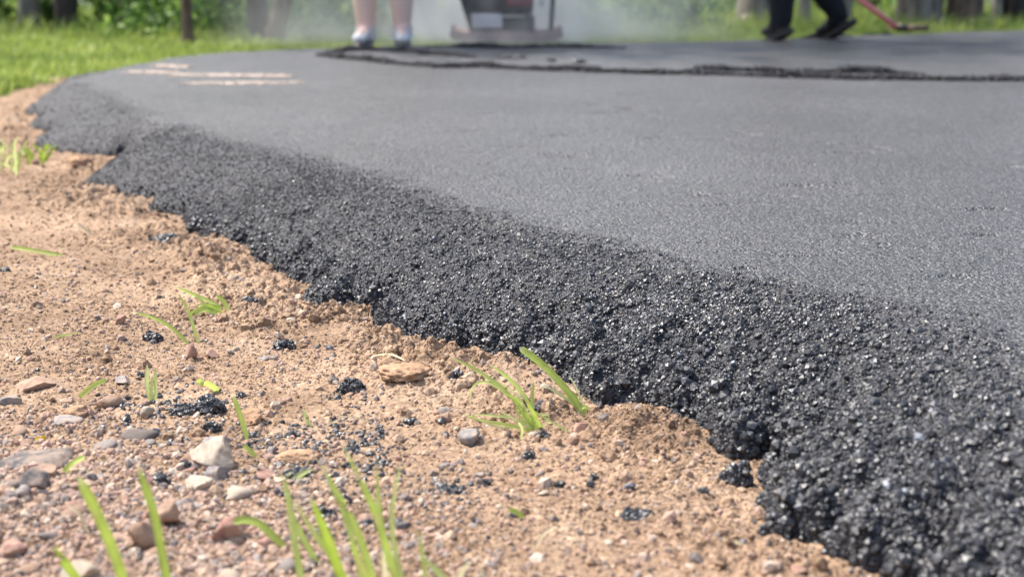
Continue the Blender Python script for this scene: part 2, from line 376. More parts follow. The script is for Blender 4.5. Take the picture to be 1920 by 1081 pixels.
# road mesh
X, Y = grid(np.concatenate([-outer[:3][::-1], us, outer[:10]]), np.array([.3, .45, .6, .7]+ys+[ys[-1]*1.01**k for k in range(1, 40)]))
nyx = X.shape; x = X.ravel(); y = Y.ravel()
z, dt, dc = asphalt_h(x, y); F = quads(*nyx)
keep = (dt[F] > -.004).all(1); V = np.stack([x, y, z], -1)
low = dt <= 0; V[low, 2] = ZS-.03
V, F, (dcv, dtv) = compact(V, F[keep], [dc, dt])
Vr, Fr = V, F; ngrid = len(V)
fm = np.zeros(len(F), np.int32)
wd_ = np.clip(1.25-V[:, 1]*.22, .25, 1)
tg = 1-sstep(-.085, .05, (dcv+.01*(V[:, 1] > 3))/wd_+fbm(V[:, 0]*40, V[:, 1]*40, 3, 7)*.035+fbm(V[:, 0]*7, V[:, 1]*7, 2, 8)*.02)
parts = [(V, F, tg, fm, True)]
def slope_grains(n, y0, y1, s0, s1, rng, cover_top=.0):
    gx, gy = scatter(n, y0, y1, rng, .40); gz, gt, gc = asphalt_h(gx, gy)
    loose = np.clip(.50-gc/.13, 0, 1)**1.6*(gt > .001)+(gc > 0)*np.exp(-np.maximum(gc, 0)/.10)*.12
    ok = rng.random(n) < loose; gx, gy, gz, gc, gt = gx[ok], gy[ok], gz[ok], gc[ok], gt[ok]
    sz = np.clip(rng.lognormal(math.log(s0), .55, len(gx)), s0*.5, s1)*(1-.38*sstep(-.05, .06, gc))
    sz *= np.where(gt < .03, 1.35, 1.0)
    top_ = rng.random(len(gx)) < sstep(-.07, .05, gc)
    return np.stack([gx, gy, gz+sz*(rng.uniform(-.35, .35, len(gx))-.35*sstep(-.04, .05, gc))], -1), sz, top_
for n, y0, y1, s0, s1 in ((210000, .8, 1.7, .00125, .005), (260000, 1.5, 2.6, .00105, .0030), (120000, 2.4, 3.4, .0012, .0024), (60000, 3.2, 5.6, .0014, .0026), (3200, .8, 1.75, .0030, .0052), (900, 1.7, 2.6, .003, .005)):
    p, sz, top_ = slope_grains(n, y0, y1, s0, s1, RNG); v, f = grains(p, sz, RNG)
    tt = np.repeat(np.clip(RNG.beta(2, 3, len(p))+(RNG.random(len(p)) > .985)*.6, 0, 1), 12)
    mi = np.repeat(np.where(RNG.random(len(p)) < np.clip((p[:, 1]-1.7)/1.5, 0, .85), 2, 1), 20).astype(np.int32)
    mi = np.where(np.repeat(top_, 20), 0, mi).astype(np.int32); tt = np.where(np.repeat(top_, 12), .35, tt)
    parts.append((v, f, tt, mi, False))
def merge(parts):
    off = 0; Vs = []; Q = []; T = []; tn = []; mats = {4: [], 3: []}; sm = {4: [], 3: []}
    for v, f, t, m, s in parts:
        Vs.append(v); tn.append(t); k = f.shape[1]; (Q if k == 4 else T).append(f+off); mats[k].append(m); sm[k].append(np.full(len(f), s)); off += len(v)
    Fl = []; fmv = []; smv = []
    for k, lst in ((4, Q), (3, T)):
        if lst: Fl.append(np.concatenate(lst)); fmv += mats[k]; smv += sm[k]
    return np.concatenate(Vs), Fl, np.concatenate(tn), np.concatenate(fmv), np.concatenate(smv)
v, fl, tn, fmv, smv = merge(parts)
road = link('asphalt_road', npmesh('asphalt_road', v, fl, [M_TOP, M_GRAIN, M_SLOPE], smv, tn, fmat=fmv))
tag(road, 'freshly laid black asphalt driveway with a loose crumbly sloping edge', kind='structure')
del parts, v, fl, tn, fmv, smv

# ground mesh
X, Y = grid(us_all, ys_all); nyx = X.shape; x = X.ravel(); y = Y.ravel()
z, dt, clod = soil_h(x, y); lw = lawn_mask(x, y, dt); ffm = forest_mask(x, y)
z = np.where(dt > 0, np.minimum(z, ZS)-np.clip(dt/.03, 0, 1)*.03, z)
F = quads(*nyx); keep = ~(dt[F] > .12).all(1)
V, F, (lwv, ffv) = compact(np.stack([x, y, z], -1), F[keep], [lw, ffm])
parts = [(V, F, np.ones(len(V)), np.zeros(len(F), np.int32), True)]; nb = len(V)
for n, y0, y1, s0 in ((170000, .8, 2.0, .0009), (70000, 1.8, 4.5, .0015), (5000, .9, 4.0, .0036)):
    gx, gy = scatter(n, y0, y1, RNG, .39); gz, gt, gcl = soil_h(gx, gy)
    ok = (gt < -.002) & (RNG.random(n) < (.18+.3*(fbm(gx*5, gy*5, 2, 111) > 0) if s0 < .003 else .03)+.75*np.clip(gcl, 0, 1)) & (lawn_mask(gx, gy, gt) < .5)
    gx, gy, gz = gx[ok], gy[ok], gz[ok]; sz = np.clip(RNG.lognormal(math.log(s0), .4, len(gx)), s0*.5, s0*2.6)
    v, f = grains(np.stack([gx, gy, gz+sz*.15], -1), sz, RNG, .18, .7)
    parts.append((v, f, np.repeat(RNG.uniform(.8, 1.25, len(gx)), 12), np.zeros(len(f), np.int32), False))
def chunks(n, y0, y1, s0, smax, rng):
    gx, gy = scatter(n, y0, y1, rng, .39); gz, gt, gcl = soil_h(gx, gy)
    ok = (gt < -.004) & (rng.random(n) < np.clip(gcl, 0, 1)**1.2*.9+.015) & (lawn_mask(gx, gy, gt) < .5); gx, gy, gz = gx[ok], gy[ok], gz[ok]; k = len(gx)
    sz = np.clip(rng.lognormal(math.log(s0), .5, k), s0*.5, smax); V0, F0 = CH
    j = .9+.1*(np.arange(len(V0))%2)[None,:,None]+.16*np.sin(V0@rng.normal(size=(3, 1))*3)[None, :, :]+rng.uniform(-.13, .13, (k, len(V0), 1))
    v = V0[None]*j*rng.uniform(.65, 1.15, (k, 1, 3)); v = np.einsum('nij,nkj->nki', rand_rot(k, rng), v)*sz[:, None, None]
    v = v+np.stack([gx, gy, gz-sz*.15], -1)[:, None, :]; f = (F0[None]+(np.arange(k)*len(V0))[:, None, None]).reshape(-1, 3)
    return v.reshape(-1, 3), f, np.repeat(rng.uniform(.85, 1.15, k), len(V0)), np.zeros(len(f), np.int32), False
_bm = bmesh.new(); bmesh.ops.create_icosphere(_bm, subdivisions=2, radius=1); CH = (np.array([q.co[:] for q in _bm.verts]), np.array([[q.index for q in f.verts] for f in _bm.faces])); _bm.free()
parts.append(chunks(16000, 1.05, 4.6, .0036, .013, RNG)); parts.append(chunks(1300, 1.2, 4.2, .0065, .013, RNG))
v, fl, tn, fmv, smv = merge(parts)
zz = np.zeros(len(v)-nb)
ground = link('ground', npmesh('ground', v, fl, [M_SOIL], smv, tn, attr={'lawn': np.concatenate([lwv, zz]), 'forest': np.concatenate([ffv, zz])}))
tag(ground, 'crumbly light brown soil with lawn and woodland floor beyond', kind='structure')
del parts, v, fl, tn, fmv, smv

STEAM_D = 1.35
# ------------------------------------------------------------ generic shapes
def ico_sphere(sub):
    bm = bmesh.new(); bmesh.ops.create_icosphere(bm, subdivisions=sub, radius=1)
    V = np.array([v.co[:] for v in bm.verts]); F = np.array([[v.index for v in f.verts] for f in bm.faces]); bm.free(); return V, F
ISO = {k: ico_sphere(k) for k in (1, 2, 3, 4)}
def n3(V, s, seed):   # cheap 3-D noise out of three planes
    return (perlin(V[:, 0]*s+3.1, V[:, 1]*s+V[:, 2]*s*.7, seed)+perlin(V[:, 1]*s-1.7, V[:, 2]*s+V[:, 0]*s*.6, seed+1)+perlin(V[:, 2]*s+7.3, V[:, 0]*s-V[:, 1]*s*.5, seed+2))/2
def stone_vf(seed, sub=3, cuts=12, sharp=1.0, rough=.05):
    r = np.random.default_rng(seed); V, F = ISO[sub]; V = V.copy()
    for _ in range(cuts):
        n = r.normal(size=3); n /= np.linalg.norm(n); d = r.uniform(.42, .80)
        k = V@n; over = np.clip(k-d, 0, None)*sharp; V = V-over[:, None]*n
    V = V*(1+n3(V, 1.5, seed)[:, None]*.06+n3(V, 5, seed+9)[:, None]*rough+n3(V, 13, seed+5)[:, None]*rough*.45)
    m = np.abs(V).max(0); return V/m, F
def stone(name, px, py, wpx, hpx, kind, label, cat, seed, group=None, rz=None, sink=.30, cuts=12, depth=1.0, mat=None, rough=.05, zoff=0):
    """a stone whose visible outline is about wpx x hpx pixels of the 1920 wide photograph"""
    x, y = P(px, py+hpx*.25, ZS+zoff); z = ground_z(x, y); t = math.hypot(y, CAM_H-z)
    for _ in range(3): x, y = P(px, py+hpx*.25, z); z = ground_z(x, y)
    t = math.sqrt(x*x+y*y+(CAM_H-z)**2); a = wpx*t/F_PX/2; tilt = math.asin((CAM_H-z)/t)
    dep = a*depth; vis = hpx*t/F_PX/2
    hh = math.sqrt(max(vis**2-(dep*math.sin(tilt))**2, (a*.18)**2))/math.cos(tilt)
    hh = min(hh, a*1.4)/(1-sink*.5)
    V, F = stone_vf(seed, 4 if wpx > 45 else 3, cuts, rough=rough); V = V*np.array([a, dep, hh])
    me = npmesh(name, V, F, mat or M_ST[kind], True); o = link(name, me, loc=(x, y, z+hh*(1-2*sink)))
    o.rotation_euler = (0, 0, 0 if rz is None else rz); return tag(o, label, cat, group)

# ------------------------------------------------------------ named stones
ST = [
 (58, 852, 150, 50, 'dark', 'smooth flat dark grey stone half buried at the soil, by the photo\'s lower left edge', 1, .35, 7),
 (408, 852, 96, 66, 'pale', 'pale cream stone with a chalky top beside the thin grass blade, largest pale stone', 2, .3, 14),
 (398, 832, 70, 34, 'grey', 'blue grey stone capping the back of the large pale stone', 3, .2, 12),
 (885, 820, 52, 40, 'grey', 'angular grey stone on bare soil just in front of the leaning grass clump', 4, .2, 8),
 (358, 662, 28, 34, 'red', 'pinkish grey pointed stone standing at the foot of the long leaning grass blade', 5, .25, 9),
 (400, 663, 28, 18, 'red', 'small rounded orange pink pebble right beside the pointed pinkish stone', 6, .3, 7),
 (227, 600, 24, 24, 'red', 'dull red brown pebble alone on the smooth soil left of the black crumb', 7, .25, 12),
 (270, 1008, 60, 62, 'brown', 'brown grey block of stone with a dark hollow under its front', 8, .2, 8),
 (322, 962, 56, 60, 'brown', 'mauve brown stone with a darker lower half in the gravelly corner', 9, .3, 8),
 (372, 908, 56, 40, 'pale', 'crumbly cream stone just in front of the flat grey stone', 10, .3, 16),
 (408, 884, 48, 28, 'grey', 'flat grey stone with a rust coloured edge below the large pale stone', 11, .3, 9),
 (62, 905, 62, 46, 'dark', 'rough dark brown grey lump in the pebbles below the flat dark stone', 12, .25, 16),
 (88, 882, 50, 34, 'brown', 'soil coated brown stone tucked against the flat dark stone', 13, .3, 10),
 (40, 926, 34, 30, 'grey', 'squared grey stone chip beside the rough dark lump', 14, .25, 7),
 (122, 786, 64, 18, 'grey', 'thin flat grey stone lying level in the soil above the yellow flower', 15, .35, 7),
 (68, 716, 74, 34, 'brown', 'broad tan brown rock buried to its top at the left of the soil', 16, .4, 12),
 (232, 715, 32, 18, 'grey', 'small flat grey stone left of the three bladed sprout', 17, .35, 9),
 (205, 750, 48, 26, 'brown', 'rounded brown stone partly dusted by black crumbs', 18, .35, 9),
 (22, 748, 40, 22, 'grey', 'grey brown stone near the left edge below the broad tan rock', 19, .35, 9),
 (276, 774, 26, 24, 'pale', 'peach coloured pebble sitting in the middle of the scattered black crumbs', 20, .25, 9),
 (1090, 800, 36, 30, 'red', 'rounded tan pink pebble right of the leaning grass clump', 21, .3, 12),
 (1072, 826, 34, 22, 'brown', 'low brown pebble in front of the tan pink one', 22, .35, 12),
 (495, 670, 28, 12, 'grey', 'thin grey pebble flush with the soil in the middle of the bare ground', 23, .35, 8),
 (430, 992, 70, 60, 'red', 'broad pinkish stone in the pebbles behind the fallen curved blade', 24, .35, 10),
 (500, 1020, 40, 30, 'red', 'purplish pebble beside the tip of the fallen curved blade', 25, .35, 12),
 (20, 1030, 60, 40, 'red', 'dark red stone by the lower left corner', 26, .35, 9),
 (150, 1075, 70, 50, 'pale', 'pale pebble cut off by the bottom of the photo under the left blades', 27, .35, 10),
 (740, 1000, 40, 20, 'red', 'flat pink pebble right of the blurred foreground grass', 28, .35, 8),
 (835, 870, 26, 12, 'grey', 'light grey chip between the leaning clump and the blurred foreground grass', 29, .35, 8),
 (545, 600, 26, 18, 'pale', 'cream pebble against the toe of the asphalt near the sandy notch', 30, .3, 12),
 (560, 556, 26, 20, 'pale', 'small cream stone in the soil at the asphalt edge', 31, .3, 12),
 (1022, 716, 20, 14, 'pale', 'pale pebble in the soil behind the leaning clump', 32, .3, 12),
 (1230, 858, 22, 12, 'pale', 'tiny cream pebble on the smooth soil below the asphalt', 33, .3, 12),
 (900, 888, 22, 12, 'grey', 'bluish chip on the soil in front of the angular grey stone', 34, .35, 8),
 (1020, 922, 26, 14, 'pale', 'orange tinted pebble on the smooth soil in front of the grass clump', 35, .35, 12),
 (1500, 1065, 30, 16, 'red', 'pink pebble at the lower edge beside the asphalt toe', 36, .35, 12),
]
for i, (px, py, a, b, k, lab, sd_, sink, cuts) in enumerate(ST):
    stone('stone', px, py, a, b, k, lab, 'stone', 100+sd_, sink=sink, cuts=cuts)
M_CLOD = simple('dry_clod', (.40, .25, .155), .95, .15, .3, 120, bmp=.003)
for px, py, a, b, lab, s_ in ((560, 852, 88, 34, 'long brown clod of dry soil with a root caught on it', 1), (760, 690, 110, 40, 'largest crumbly soil clod between the asphalt and the flat black lump', 2),
        (150, 305, 50, 24, 'pale dry clod at the far asphalt edge beside the sandy spike', 3), (470, 780, 60, 34, 'cream brown soil clod above the thin grass blade\'s foot', 4), (150, 770, 60, 30, 'rusty brown fibrous soil clod left of the black crumbs', 5)):
    stone('soil_clod', px, py, a, b, None, lab, 'clod', 300+s_, cuts=3, rough=.22, mat=M_CLOD, sink=.38)

# pebbles one by one (largest), then the uncountable fine gravel as one mass
protos = {}
for k in M_ST:
    for j in range(4):
        V, F = stone_vf(500+j*7+len(k), 2, 8+j*2); protos[k, j] = npmesh('pebble', V, F, M_ST[k], True)
PLAB = {'grey': 'small grey pebble lying loose in the brown gravelly soil', 'dark': 'small dark grey pebble lying loose in the brown gravelly soil',
        'brown': 'small brown pebble lying loose in the gravelly soil', 'red': 'small reddish pebble lying loose in the brown gravelly soil', 'pale': 'small cream pebble lying loose in the brown gravelly soil'}
def gravel_density(px, py): return np.clip(.10+1.1*np.exp(-((px-120)/420.)**2)*sstep(720, 980, py)+.25*sstep(860, 1081, py)*sstep(1100, 500, px), 0, 1)
r = random.Random(5); placed = 0
while placed < 215:
    px, py = r.uniform(-20, 1500), r.uniform(560, 1100)
    if r.random() > float(gravel_density(np.array(px), np.array(py))): continue
    x, y = P(px, py, ZS)
    if float(edge_d(np.array([x]), np.array([y]))[0]) > -.03: continue
    k = r.choices(['grey', 'dark', 'brown', 'red', 'pale'], [3, 1, 4, 2, 2.2])[0]
    s = min(.014, .0042*math.exp(r.gauss(.3, .45)))*(1.0 if px < 560 and py > 800 else .5)
    o = link('pebble', protos[k, r.randrange(4)], loc=(x, y, ground_z(x, y)-s*.05)); o.scale = (s*r.uniform(.9, 1.4), s*r.uniform(.8, 1.2), s*r.uniform(.5, .8))
    o.rotation_euler = (r.uniform(-.3, .3), r.uniform(-.3, .3), r.uniform(0, 6.3)); tag(o, PLAB[k], 'pebble', k+' pebbles in the soil'); placed += 1
def stuff_grains(name, n, y0, y1, dens, s0, mat, label, cat, rng, sub=1, jit=.2, tintf=None, sink=.1):
    gx, gy = scatter(n, y0, y1, rng, .39); gz, gt, _ = soil_h(gx, gy)
    ok = (gt < -.006) & (rng.random(n) < dens(gx, gy)); gx, gy, gz = gx[ok], gy[ok], gz[ok]; n = len(gx)
    sz = np.clip(rng.lognormal(math.log(s0), .45, n), s0*.4, s0*3)
    V0, F0 = ISO[sub]; v = V0[None]*(1+rng.uniform(-jit, jit, (n, len(V0), 1)))*rng.uniform(.55, 1.15, (n, 1, 3))
    v = np.einsum('nij,nkj->nki', rand_rot(n, rng), v)*sz[:, None, None]; V = (v+np.stack([gx, gy, gz+sz*sink], -1)[:, None, :]).reshape(-1, 3)
    F = (F0[None]+(np.arange(n)*len(V0))[:, None, None]).reshape(-1, 3)
    me = npmesh(name, V, F, mat, False, np.repeat(rng.random(n), len(V0))); return tag(link(name, me), label, cat, kind='stuff')
def topx(x, y, z=ZS):   # where a point of the ground shows in the photograph
    dy = y*cp-(z-CAM_H)*sp; du = y*sp+(z-CAM_H)*cp; return 960+F_PX*x/dy, 540-F_PX*du/dy
stuff_grains('gravel', 80000, .85, 2.3, lambda x, y: gravel_density(*topx(x, y))*.9+.015, .0024, M_GRAVEL, 'fine mixed gravel strewn through the brown soil', 'gravel', RNG)
CR = [(250, 765, 75, 32, 1), (370, 755, 60, 26, 1), (600, 820, 160, 38, .9), (520, 835, 70, 30, .6), (690, 860, 70, 30, .5), (830, 925, 60, 35, .55), (350, 820, 90, 30, .3), (800, 640, 60, 20, .15),
      (480, 900, 80, 60, .12), (640, 900, 150, 60, .12), (640, 760, 60, 20, .15)]
def crumb_density(x, y):
    px, py = topx(x, y); d = .006+.03*np.clip(.05+edge_d(x, y), 0, .05)/.05
    for cx, cy, a, b, w_ in CR: d = d+w_*1.6*np.exp(-(((px-cx)/a)**2+((py-cy)/b)**2)*1.6)*(fbm(x*45, y*45, 2, 300) > -.05)
    return d
stuff_grains('asphalt_crumbs', 90000, .95, 2.3, crumb_density, .0018, M_GRAIN, 'tiny black asphalt crumbs spilled over the soil', 'asphalt crumbs', RNG, tintf=1)

# lumps of spilled mix: each a cluster of coated grains
def lump_mesh(seed, a, b, h, g=.0022, dens=1.0):
    rng = np.random.default_rng(seed); A = 4*a*b+6*h*(a+b); n = int(max(26, A/(g*g*3.2)*dens))
    d = rng.normal(size=(n, 3)); d /= np.linalg.norm(d, axis=1)[:, None]; d[:, 2] = np.abs(d[:, 2])*1.0-.12
    rr = 1+.28*n3(d, 1.7, seed)+.10*n3(d, 5, seed+4); p = d*rr[:, None]*np.array([a, b, h])
    sz = np.clip(rng.lognormal(math.log(g), .35, n), g*.5, g*2.2); v, f = grains(p, sz, rng)
    V0, F0 = ISO[3]; c = V0*(1+.28*n3(V0, 1.7, seed)+.10*n3(V0, 5, seed+4))[:, None]*np.array([a, b, h])*.93
    tn = np.concatenate([np.repeat(rng.beta(2, 3, n), 12), np.full(len(c), .15)])
    return npmesh('asphalt_lump', np.concatenate([v, c]), np.concatenate([f, F0+len(v)]), M_GRAIN, False, tn)
def lump(px, py, wpx, hpx, label, seed, onroad=False, group=None, dens=1.0, g=None):
    z = ZS
    for _ in range(4): x, y = P(px, py+hpx*.3, z); z = ground_z(x, y)
    t = math.sqrt(x*x+y*y+(CAM_H-z)**2); a = wpx*t/F_PX/2*.95; h = hpx*t/F_PX*.72
    o = link('asphalt_lump', lump_mesh(seed, a, a*.75, h, g or min(.0022*max(1, t/1.8), a*.28), dens), loc=(x, y, z-h*.12))
    return tag(o, label, 'asphalt lump', group)
LP = [(392, 755, 56, 52, 'biggest loose black lump on the soil, with a pale green leaf on top'), (345, 768, 56, 26, 'low crumbly black lump joined to the biggest loose lump'),
 (285, 632, 34, 18, 'black crumb alone beside the foot of the long leaning grass blade'), (535, 642, 44, 26, 'black lump bedded in the crumbly soil between the sprigs and the asphalt'),
 (660, 720, 54, 34, 'flat dark grey lump shaped like a worn rock on the bare soil'), (470, 555, 34, 24, 'black lump by the asphalt edge above the small green sprig'),
 (1020, 750, 44, 36, 'black lump just behind the leaning grass clump'), (855, 694, 30, 16, 'small black lump at the left tip of the leaning grass clump'),
 (1378, 886, 66, 66, 'big rounded black lump lying off the asphalt toe by the sandy notch'), (1195, 962, 74, 22, 'flat smear of black mix alone on the smooth sandy soil'),
 (314, 445, 58, 26, 'black lump lying apart from the asphalt edge by the striped sand'), (372, 420, 40, 40, 'glossy black lump overhanging the asphalt toe'),
 (398, 798, 36, 30, 'round black crumb below the biggest loose lump'), (772, 785, 30, 16, 'black crumb left of the leaning grass clump, nearest to it'),
 (712, 808, 20, 12, 'tiny black crumb above the blurred foreground grass tip'), (990, 852, 24, 16, 'black crumb on bare soil below the grass clump'),
 (912, 902, 18, 16, 'black crumb in line with the bluish chip'), (1050, 906, 22, 20, 'black crumb on smooth soil right of the orange pebble'),
 (1112, 893, 18, 18, 'black crumb beside a small brown pebble on smooth soil'), (842, 915, 60, 14, 'thin black smear pressed into the soil right of the foreground grass'),
 (1315, 916, 22, 16, 'black crumb left of the big lump at the asphalt toe'), (1433, 990, 24, 26, 'small black lump under the asphalt toe at the right'),
 (645, 935, 26, 26, 'black crumb seen between the blurred foreground blades'), (610, 960, 40, 30, 'grey black lump behind the blurred foreground blades'),
 (688, 980, 30, 14, 'black crumb right of the tallest foreground blade\'s foot'), (300, 895, 34, 22, 'small black lump among stones left of the pale stone'),
 (346, 870, 26, 30, 'black crumb against the left side of the pale stone'), (452, 770, 16, 12, 'tiny black crumb left of the thin grass blade'),
 (452, 738, 18, 12, 'tiny black crumb above the thin grass blade'), (265, 700, 14, 10, 'tiny black crumb touching the three bladed sprout'),
 (630, 798, 14, 10, 'tiny black crumb under the flat dark grey lump'), (10, 505, 20, 10, 'black crumb on smooth soil at the left edge'),
 (130, 362, 26, 10, 'thin black crumb at the far edge beside the small sandy block'), (1020, 812, 18, 14, 'small black crumb in the shade of the grass clump'),
 (560, 885, 60, 26, 'patch of black mix behind the yellowish sprig')]
for i, (a, b, c, d, lab) in enumerate(LP): lump(a, b, c, d, lab, 700+i, dens=.9)

# ------------------------------------------------------------ ridges of mix on the mat, sand streaks
def ridge(pts, hw, h, seed, label, gap=0.0):
    rng = np.random.default_rng(seed); P_ = np.array(pts); seg = np.linalg.norm(np.diff(P_, axis=0), axis=1); L_ = np.concatenate([[0], np.cumsum(seg)])
    n = int(L_[-1]/.010); s = np.linspace(0, L_[-1], n); cx = np.interp(s, L_, P_[:, 0]); cy = np.interp(s, L_, P_[:, 1])
    cy = cy+fbm(s*4, s*0, 2, seed)*.02; amp = np.clip(.75+.6*fbm(s*5, s*0+3, 3, seed+1), .12, 1.3)*np.minimum(1, np.minimum(s, L_[-1]-s)/.15)
    tx = np.gradient(cx, s); ty = np.gradient(cy, s); m = 9; us_ = np.linspace(-1, 1, m)
    V = np.zeros((n, m, 3))
    for j, u in enumerate(us_):
        w_ = hw*(.6+.4*amp)*u*.8; X_ = cx-ty*w_; Y_ = cy+tx*w_
        V[:, j] = np.stack([X_, Y_, asphalt_h(X_, Y_)[0]-.003+h*amp*(1-u*u)*.9+fbm(X_*45, Y_*45, 3, seed)*.006], -1)
    F = quads(n, m); Vf = V.reshape(-1, 3)
    k = int(L_[-1]*2600); q = rng.random(k)*L_[-1]; u = np.clip(rng.normal(0, .5, k), -1.3, 1.3); am = np.interp(q, s, amp)
    gx = np.interp(q, s, cx)-np.interp(q, s, ty)*u*hw*.8; gy = np.interp(q, s, cy)+np.interp(q, s, tx)*u*hw*.8
    ok = rng.random(k) < am+.15; gx, gy, u, am = gx[ok], gy[ok], u[ok], am[ok]
    gz = asphalt_h(gx, gy)[0]+h*am*np.clip(1-u*u, 0, 1); sz = np.clip(rng.lognormal(math.log(.0036), .45, len(gx)), .0018, .010)
    v, f = grains(np.stack([gx, gy, gz], -1), sz, rng)
    me = npmesh('asphalt_ridge', np.concatenate([Vf, v]), [F, f+len(Vf)], M_SLOPE, np.concatenate([np.ones(len(F), bool), np.zeros(len(f), bool)]), np.concatenate([np.full(len(Vf), .15), np.repeat(rng.beta(2, 3, len(sz)), 12)]))
    tag(link('asphalt_ridge', me), label, 'asphalt ridge', 'ridges of loose mix on the fresh asphalt')
RL = ['long low ridge of loose black mix crossing the whole width of the asphalt', 'short curved black ridge in front of the bare legged person\'s feet',
      'shorter jagged black ridge lying just behind the long one at the right', 'thin black ridge along the far asphalt edge in front of the steaming machine']
for i, (w_, pts) in enumerate(zip(WIND, WPTS)): ridge(pts, w_[1], w_[2], 40+i, RL[i])
for i, (px, py, wpx, lab) in enumerate(((958, 110, 60, 'small black clump alone on the far mat between the two ridges'), (1035, 115, 14, 'tiny black clump right of the lone clump between the ridges'), (1085, 118, 26, 'faint flat black clump, rightmost of three between the ridges'))):
    x, y = P(px, py, 0); a = wpx*math.hypot(y, .35)/F_PX/2
    tag(link('asphalt_clump', lump_mesh(60+i, a, a*.5, .012, .004), loc=(x, y, .001)), lab, 'asphalt clump')
M_SAND = simple('dusty_sand', (.50, .41, .34), .95, .2, .3, 60, bmp=.002)
def streak(px0, py0, px1, py1, hw, seed, label):
    a, b = P(px0, py0, 0), P(px1, py1, 0); n = 90; m = 7; s = np.linspace(0, 1, n); V = np.zeros((n, m, 3))
    for j, u in enumerate(np.linspace(-1, 1, m)):
        wv = hw*(np.clip(np.sin(s*math.pi), 0, 1)**.4)*np.clip(1.0+1.1*fbm(s*9, s*0+(j > 3)*9., 4, seed, .65), .02, 2)*u
        X_ = a[0]+(b[0]-a[0])*s; Y_ = a[1]+(b[1]-a[1])*s+wv+.03*fbm(s*4, s*0+1, 2, seed+3)
        V[:, j] = np.stack([X_, Y_, asphalt_h(X_, Y_)[0]+.0012+.004*(1-u*u)*(.6+.4*fbm(X_*50, Y_*50, 2, seed))], -1)
    rng = np.random.default_rng(seed+50); L_ = math.hypot(b[0]-a[0], b[1]-a[1]); k = int(2600*L_); q = rng.random(k); i0 = (q*(n-1)).astype(int); c0 = V[i0, m//2]
    g = np.stack([c0[:, 0]+rng.normal(0, .012, k), c0[:, 1]+rng.normal(0, hw*.8, k), c0[:, 2]*0], -1); g[:, 2] = asphalt_h(g[:, 0], g[:, 1])[0]+.001
    gv, gf = grains(g, np.clip(rng.lognormal(math.log(.0022), .5, k), .001, .006), rng); Vf = V.reshape(-1, 3)
    tag(link('sand_streak', npmesh('sand_streak', np.concatenate([Vf, gv]), [quads(n, m), gf+len(Vf)], M_SAND, False)), label, 'sand streak', 'sand streaks on the asphalt')
streak(292, 124, 352, 126, 0.038, 1, 'shortest and farthest pale streak of sand on the asphalt')
streak(240, 134, 330, 136, 0.041, 2, 'tan patch of sand nearest the left end of the streaks')
streak(322, 140, 545, 143, 0.041, 3, 'longest pale streak of sand on the far left asphalt')
streak(350, 157, 566, 154, 0.027, 4, 'thin front streak of sand, closest to the camera of the four')

# ------------------------------------------------------------ grass blades
def blade_vf(pts, wd, n=14, fold=.25, taper=.6, up=Vector((0, 0, 1)), tw=0.0):
    """a folded strip along a smooth path pts (list of Vector); width wd"""
    def cr(t):
        k = len(pts)-1; f = t*k; i = min(int(f), k-1); f -= i
        p0, p1, p2, p3 = pts[max(i-1, 0)], pts[i], pts[i+1], pts[min(i+2, k)]
        return .5*((2*p1)+(p2-p0)*f+(2*p0-5*p1+4*p2-p3)*f*f+(3*p1-p0-3*p2+p3)*f**3)
    V = []; F = []; C = [cr(i/n) for i in range(n+1)]
    for i, c in enumerate(C):
        t = i/n; d = (C[min(i+1, n)]-C[max(i-1, 0)]).normalized(); vw = (Vector((0, 0, CAM_H))-c).normalized()
        side = d.cross(up if abs(d.dot(up)) < .9 else Vector((0, 1, 0))).normalized(); side = (side*.35+d.cross(vw).normalized()*(1 if side.dot(d.cross(vw)) >= 0 else -1)).normalized()
        side = Matrix.Rotation(tw*t, 3, d)@side
        nn = side.cross(d).normalized(); w_ = wd/2*(min(1, .75+t*1.5))*(1-max(0, (t-taper)/(1-taper))**1.8*.93)
        V += [c-side*w_+nn*w_*fold, c-side*w_*.45+nn*w_*fold*.3, c, c+side*w_*.45+nn*w_*fold*.3, c+side*w_+nn*w_*fold]
        if i < n: F += [(i*5+j, i*5+j+1, i*5+j+6, i*5+j+5) for j in range(4)]
    return V, F
def W(px, py, depth):
    """world point seen at a pixel, at forward distance depth"""
    return Vector(((px-960)/F_PX*depth, depth*(cp-(py-540)/F_PX*sp), CAM_H+depth*(-sp-(py-540)/F_PX*cp)))
